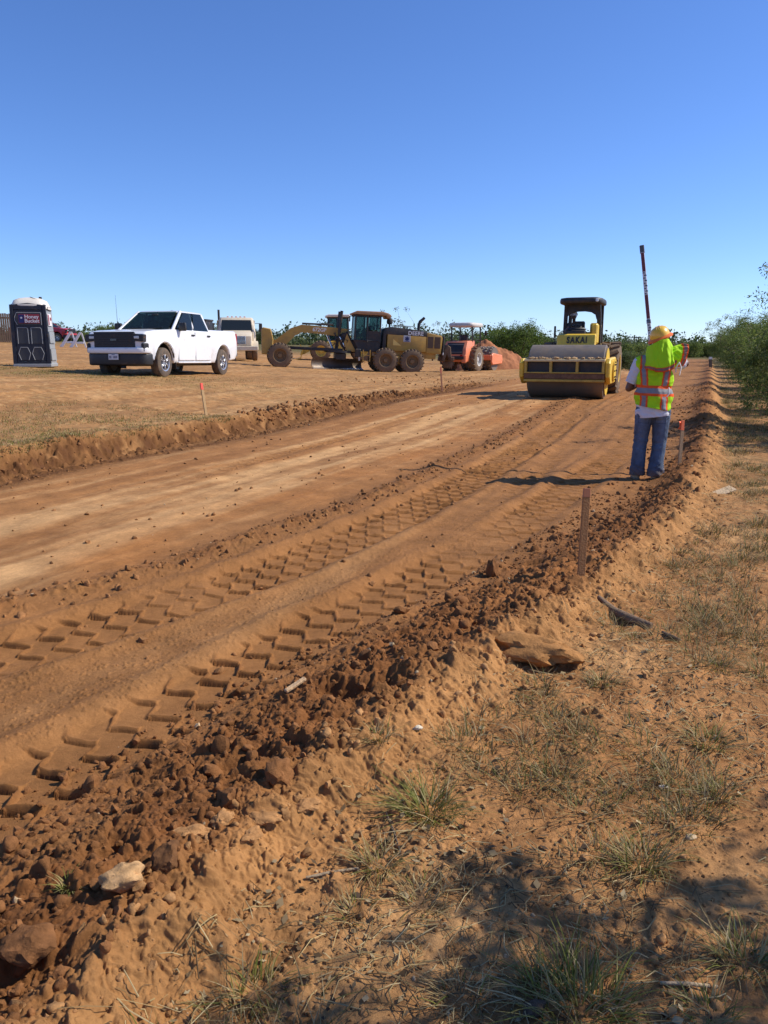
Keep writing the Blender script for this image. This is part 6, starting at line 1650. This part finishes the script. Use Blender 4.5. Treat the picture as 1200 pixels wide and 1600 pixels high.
    # the vest's right shoulder lifted over the raised arm
    a0, a1 = Vector((.10, .0, 1.455)), Vector((.345, .07, 1.505)); ax = (a1 - a0).normalized()
    def lc(co):
        t = (co - np.array(a0)) @ np.array(ax); t = t - .35 * (co[:, 2] - 1.5); c = np.tile(LIME, (len(co), 1)); c[t > .185] = ORG; c[(t > .205) & (t < .238)] = np.array([.30, .20, .17]); return c
    def lf_(co): return .016 * (1 - 2 * np.abs(vnoise(co[:, 0] * 9, co[:, 2] * 14 + co[:, 1] * 8, 571))) - .006
    lb = remesh('vest_shoulder', [('c', a0, a1, .115, .128), ('c', a1, a1 + ax * .10, .128, .12)], .008, VM, root, 4, lf_, lc)
    bm = bmesh.new(); bm.from_mesh(lb.data); n_ = (ax - Vector((0, 0, .35))).normalized()
    bmesh.ops.bisect_plane(bm, geom=bm.verts[:] + bm.edges[:] + bm.faces[:], plane_co=a0 + ax * .255 , plane_no=n_, clear_outer=True); bm.to_mesh(lb.data); bm.free()
    m = lb.modifiers.new('thickness', 'SOLIDIFY'); m.thickness = .004
    # loose white tie cords
    for a, b, c in (((.27, -.18, 1.42), (.30, -.17, 1.36), (.285, -.16, 1.27)), ((.265, -.185, 1.41), (.235, -.19, 1.35), (.24, -.185, 1.30)), ((.17, -.20, 1.13), (.18, -.195, 1.06), (.15, -.20, 1.02))): MB().tube([a, b, c], .007, 6).build('tie_cord', paint('cord_white', (.8, .78, .74), .8), root, 60)
    # white glove end / rolled cloth at the left elbow
    return root, p, zf
holder, hp, hz = person()

def rod():
    root = thing('survey_rod', 'tall red and white graduated survey rod standing beyond the person in the vest', 'survey rod')
    base = at_depth(1035, 742, 9.80); topp = at_depth(1003.5, 392, 9.88); zg = float(drop_mesh_z([base.x], [base.y])[0]); base.z = zg
    d = topp - base; L = d.length; root.location = base
    q = d.to_track_quat('Z', 'Y'); root.rotation_euler = q.to_euler()
    root.rotation_euler = (q.to_matrix() @ Matrix.Rotation(R(-38), 3, 'Z')).to_euler()
    RW = paint('rod_white', (.70, .68, .64), .5, dust=.35, scale=8); RR = paint('rod_red', (.17, .032, .032), .5, dust=.15, scale=8); RK = paint('rod_black', (.05, .045, .045), .5)
    w = .046
    MB().box((0, 0, L / 2), (w, .044, L), .004).build('staff', RW, root)
    off = L % .305 - .305 + .03; nn = int(L / .305) + 1
    for i in range(nn + 1):
        z0 = max(.06, off + i * .305); z1 = min(L - .03, off + (i + 1) * .305)
        if z1 - z0 < .05: continue
        if (nn - i) % 2 == 1: MB().box((0, 0, (z0 + z1) / 2), (w - .006, .047, z1 - z0), 0).build('red_band', RR, root, 0)
        else:
            km = MB()
            for k in range(9):
                zz = z0 + (k + .5) * (z1 - z0) / 9; km.box((-.010 if k % 2 else .008, 0, zz), (.030 if k % 2 else .022, .047, .012), 0)
            km.build('graduation', RK, root, 0)
    MB().box((0, 0, L + .02), (w + .012, .045, .10), .006).build('top_cap', paint('cap_grey', (.10, .10, .10), .5), root)
    MB().box((0, 0, .02), (w + .008, .042, .05), .004).build('foot_plate', STEEL, root)
    for z in (L * .36, L * .68): MB().box((0, 0, z), (w + .010, .044, .05), .005).build('section_clamp', paint('clamp_grey', (.35, .35, .35), .4, .6), root)
rod()

# ------------------------------------------------------------------ operator on the yellow roller
def operator():
    root = thing('person', 'roller operator in white cap and grey shirt seated on the yellow roller', 'person')
    bpy.context.view_layer.update()
    root.location = roller.matrix_world @ Vector((.22, -.27, 1.66)); root.rotation_euler = roller.rotation_euler
    # x forward, y left, z up from the seat
    SK = paint('dark_skin', (.10, .052, .032), .55)
    shL, shR = Vector((.02, .17, .47)), Vector((.02, -.17, .47)); head = Vector((.06, .0, .74))
    elL, elR = Vector((.22, .25, .24)), Vector((.22, -.25, .24)); wL, wR = Vector((.46, .13, .37)), Vector((.46, -.13, .37))
    kL, kR = Vector((.46, .12, .07)), Vector((.46, -.12, .07)); aL, aR = Vector((.62, .12, -.30)), Vector((.62, -.12, -.30))
    B = [('c', (0, 0, .10), (0.0, 0, .42), .13, .13), ('c', shL, shR, .06, .06), ('c', (.02, 0, .5), head, .05, .05), ('e', head, (.095, .073, .11)), ('e', head + Vector((.095, 0, -.01)), (.02, .013, .022)),
         ('e', head + Vector((0, .074, 0)), (.02, .01, .03)), ('e', head + Vector((0, -.074, 0)), (.02, .01, .03)), ('e', head + Vector((.075, 0, -.075)), (.035, .035, .025)),
         ('c', shL, elL, .05, .04), ('c', elL, wL, .04, .027), ('c', shR, elR, .05, .04), ('c', elR, wR, .04, .027), ('c', (0, .1, .06), kL, .085, .062), ('c', kL, aL, .058, .04), ('c', (0, -.1, .06), kR, .085, .062), ('c', kR, aR, .058, .04)]
    B += hand_parts(wL, (.8, -.3, .1), None, (0, 0, 1)) + hand_parts(wR, (.8, .3, .1), None, (0, 0, 1), -1)
    remesh('body', B, .008, SK, root, 3)
    remesh('shirt', [('c', (0, 0, .10), (0.0, 0, .40), .15, .15), ('e', (0, 0, .3), (.14, .19, .2)), ('c', shL, shR, .078, .078), ('c', shL, elL, .068, .056), ('c', shR, elR, .068, .056), ('c', elL, elL.lerp(wL, .7), .054, .042), ('c', elR, elR.lerp(wR, .7), .054, .042)], .011, paint('grey_cloth', (.10, .095, .085), .85), root, 4, lambda co: .006 * vnoise(co[:, 1] * 14, co[:, 2] * 16, 61))
    remesh('trousers', [('c', (0, .09, .06), kL, .098, .075), ('c', kL, aL, .072, .06), ('c', (0, -.09, .06), kR, .098, .075), ('c', kR, aR, .072, .06), ('e', (0, 0, .07), (.14, .17, .10))], .011, paint('dark_trousers', (.035, .04, .055), .85), root, 4)
    for a in (aL, aR): remesh('boot', [('c', a + Vector((0, 0, -.02)), a + Vector((.14, 0, -.06)), .045, .042)], .01, paint('tan_boot', (.36, .26, .15)), root, 3)
    c = MB().lathe([(.112, 0), (.113, .03), (.10, .075), (.065, .105), (.001, .115)], tuple(head + Vector((-.005, 0, .03))), 'z', 24)
    br = MB().prism([(.07, -.085), (.15, -.07), (.19, 0), (.15, .07), (.07, .085)], 0, .012, 'z', .004); c.add([(x + head.x, y + head.y, z + head.z + .03) for x, y, z in br.v], br.f)
    c.build('cap', paint('white_cap', (.72, .72, .73), .5), root, 50)
operator()
# ------------------------------------------------------------------ stakes, fence, poles
def stake(label, base, top, depth, w, t, col, tipcol, tip, flag=False, rz=0.0, dtop=0.0):
    root = thing('survey_stake', label, 'stake', (0, 0, 0), 0, 'wooden survey stakes along the lane')
    b = at_depth(*base, depth); tp = at_depth(*top, depth + dtop); z = float(drop_mesh_z([b.x], [b.y])[0])
    d = tp - b; L = d.length
    root.location = (b.x, b.y, z - .02); root.rotation_euler = (d.to_track_quat('Z', 'Y').to_matrix() @ Matrix.Rotation(rz, 3, 'Z')).to_euler()
    L += b.z - z + .02
    WM = paint('stake_wood_%d' % base[0], col, .8, var=.3, scale=16, bump=.4, bscale=90)
    MB().prism([(-w / 2, -.25), (w / 2, -.25), (w / 2, L * (1 - tip)), (-w / 2, L * (1 - tip))], -t / 2, t / 2, 'y', .002).build('lath', WM, root, 0)
    MB().prism([(-w / 2, L * (1 - tip)), (w / 2, L * (1 - tip)), (w / 2 - .002, L), (-w / 2 + .002, L)], -t / 2 - .001, t / 2 + .001, 'y', .002).build('painted_tip', paint('tip_%d' % base[0], tipcol, .6, var=.15, scale=20), root, 0)
    if flag:
        V = []; n = 9
        for i in range(n):
            for j in range(4): V.append((-w * .7 + w * 1.6 * i / (n - 1) + .01 * math.sin(j * 2 + i), -t / 2 - .006 - .012 * math.sin(i * 1.3 + j), L - .012 - j * .035))
        F = [(i * 4 + j, i * 4 + j + 1, (i + 1) * 4 + j + 1, (i + 1) * 4 + j) for i in range(n - 1) for j in range(3)]
        f = MB().add(V, F).build('ribbon', paint('ribbon_orange', (.95, .16, .04), .6), root, 60); f.modifiers.new('t', 'SOLIDIFY').thickness = .003
    return root
stake('reddish wooden stake nearest the viewer, rising from the windrow crest', (908, 895), (917, 763), 4.85, .046, .022, (.34, .155, .05), (.46, .17, .07), .10, rz=.35)
stake('pale wooden stake with orange ribbon just right of the person in the vest', (1061, 735), (1067, 657), 10.2, .045, .02, (.34, .21, .11), (.85, .16, .05), .22, True, rz=.5)
stake('red-tipped leaning stake on the left bank in front of the white pickup', (323, 662), (313, 599), 14.8, .055, .025, (.40, .25, .11), (.80, .06, .03), .20, rz=.2)
stake('thin red-brown stake on the bank in front of the orange roller', (691, 607), (689, 573), 25.5, .05, .03, (.34, .14, .07), (.50, .12, .06), .25)
stake('distant dark stake with a white cap where the windrow meets the horizon', (1110, 577), (1110, 558), 60, .22, .12, (.10, .07, .05), (.75, .73, .70), .22)

def fence():
    root = thing('fence', 'tall rusty brown slatted fence at the far left edge behind the portable toilet', 'fence')
    a = at_depth(-140, 540, 58); b = at_depth(24, 538, 62); n = 46; d = b - a
    za, zb = ground_z(a.x, a.y), ground_z(b.x, b.y)
    M_ = paint('rusty_slat', (.105, .065, .045), .8, .2, dust=.3, dustcol=(.18, .11, .07), scale=1.2, var=.35)
    root.location = (a.x, a.y, za); ang = math.atan2(d.y, d.x); root.rotation_euler = (0, 0, ang); L = math.hypot(d.x, d.y)
    H = 2.25
    mb = MB()
    for i in range(n): mb.box((L * (i + .5) / n, 0, (zb - za) * (i + .5) / n + H / 2), (L / n * .86, .06, H + .04 * math.sin(i * 2.3)), .01)
    mb.build('slat_panel', M_, root, 0)
    for z in (.5, 1.8): MB().box((L / 2, .07, z + (zb - za) / 2), (L, .08, .12), .01).build('rail', M_, root)
    for i in range(5): MB().box((L * i / 4, .12, 1.15 + (zb - za) * i / 4), (.14, .14, 2.5), .01).build('post', M_, root)
fence()

WG = paint('pole_wood', (.10, .075, .055), .9)
def pole(label, px, top, depth, arms):
    root = thing('utility_pole', label, 'utility pole'); p = at_depth(px, 548, depth); z = ground_z(p.x, p.y); t = at_depth(px, top, depth); root.location = (p.x, p.y, z - .3)
    H = t.z - z + .3
    MB().cyl((0, 0, 0), (0, 0, H), .17, .12, 8).build('post', WG, root, 40)
    for k in range(arms):
        a = MB().box((0, -.1, H - .35 - k * .9), (2.6, .12, .14), .01).build('cross_arm', WG, root)
        for x in (-1.15, -.4, .4, 1.15): MB().cyl((x, -.1, H - .30 - k * .9), (x, -.1, H - .02 - k * .9), .06, n=6).build('insulator', paint('insulator_grey', (.25, .25, .26), .4), a, 40)
    return root, H
pole('single bare utility pole right of the yellow roller', 967, 528, 150, 0)
r1, H1 = pole('utility pole with cross arm left of the rod, nearer of the close pair', 990, 525, 190, 1)
r2, H2 = pole('utility pole with cross arm right beside its twin, nearest the rod', 996, 526, 205, 1)
r3, H3 = pole('far utility pole hidden among the bushes on the right', 1220, 535, 210, 1)
wire = thing('overhead_wire', 'thin overhead power line crossing low sky behind the person to the right', 'power line')
wm = MB(); A_ = Vector(r2.location) + Vector((0, 0, H2)); B_ = Vector(r3.location) + Vector((0, 0, H3))
for o in (-1.0, 1.0):
    wm.tube([A_.lerp(B_, i / 14) + Vector((0, o, -1.6 * math.sin(math.pi * i / 14) - .1)) for i in range(15)], .022, 4)
wm.build('cable', paint('cable_grey', (.10, .10, .11), .6), wire, 60)
# ------------------------------------------------------------------ light, sky, camera
SUN_EL, SUN_AZ = 42.0, 82.0
w = bpy.data.worlds.new('World'); scene.world = w; w.use_nodes = True
nt = w.node_tree
sky = nt.nodes.new('ShaderNodeTexSky'); sky.sky_type = 'NISHITA'; sky.sun_disc = False
sky.sun_elevation = R(SUN_EL); sky.sun_rotation = R(SUN_AZ); sky.altitude = 200; sky.air_density = .8; sky.dust_density = .2; sky.ozone_density = 5
hs = nt.nodes.new('ShaderNodeHueSaturation'); hs.inputs['Saturation'].default_value = 1.08
mu = nt.nodes.new('ShaderNodeMixRGB'); mu.blend_type = 'MULTIPLY'; mu.inputs[0].default_value = 1; mu.inputs[2].default_value = (.80, .84, 1.03, 1)
nt.links.new(sky.outputs[0], hs.inputs['Color']); nt.links.new(hs.outputs[0], mu.inputs[1]); nt.links.new(mu.outputs[0], nt.nodes['Background'].inputs[0])
nt.nodes['Background'].inputs[1].default_value = .138
sl = bpy.data.lights.new('sun', 'SUN'); sl.energy = 4.2; sl.angle = R(.53); sl.color = (1, .93, .82)
so = bpy.data.objects.new('sun', sl); COL.objects.link(so)
sd = Vector((math.sin(R(SUN_AZ)) * math.cos(R(SUN_EL)), math.cos(R(SUN_AZ)) * math.cos(R(SUN_EL)), math.sin(R(SUN_EL))))
so.rotation_euler = (-sd).to_track_quat('-Z', 'Y').to_euler(); so.location = sd * 60
cd = bpy.data.cameras.new('camera'); co = bpy.data.objects.new('camera', cd); COL.objects.link(co)
cd.sensor_fit = 'VERTICAL'; cd.sensor_height = 36; cd.lens = 36 * FPX / 1600; cd.clip_end = 9000; cd.clip_start = .05
co.location = (0, 0, CAM_H); co.rotation_euler = (math.pi / 2 - PITCH, 0, 0)
scene.camera = co
scene.view_settings.view_transform = 'Standard'; scene.view_settings.look = 'None'
scene.view_settings.exposure = 0.36; scene.view_settings.gamma = 1.0
scene.cycles.max_bounces = 6; scene.cycles.diffuse_bounces = 3; scene.cycles.glossy_bounces = 3; scene.cycles.transparent_max_bounces = 12
scene.cycles.use_denoising = True
scene.render.resolution_x = 768; scene.render.resolution_y = 1024
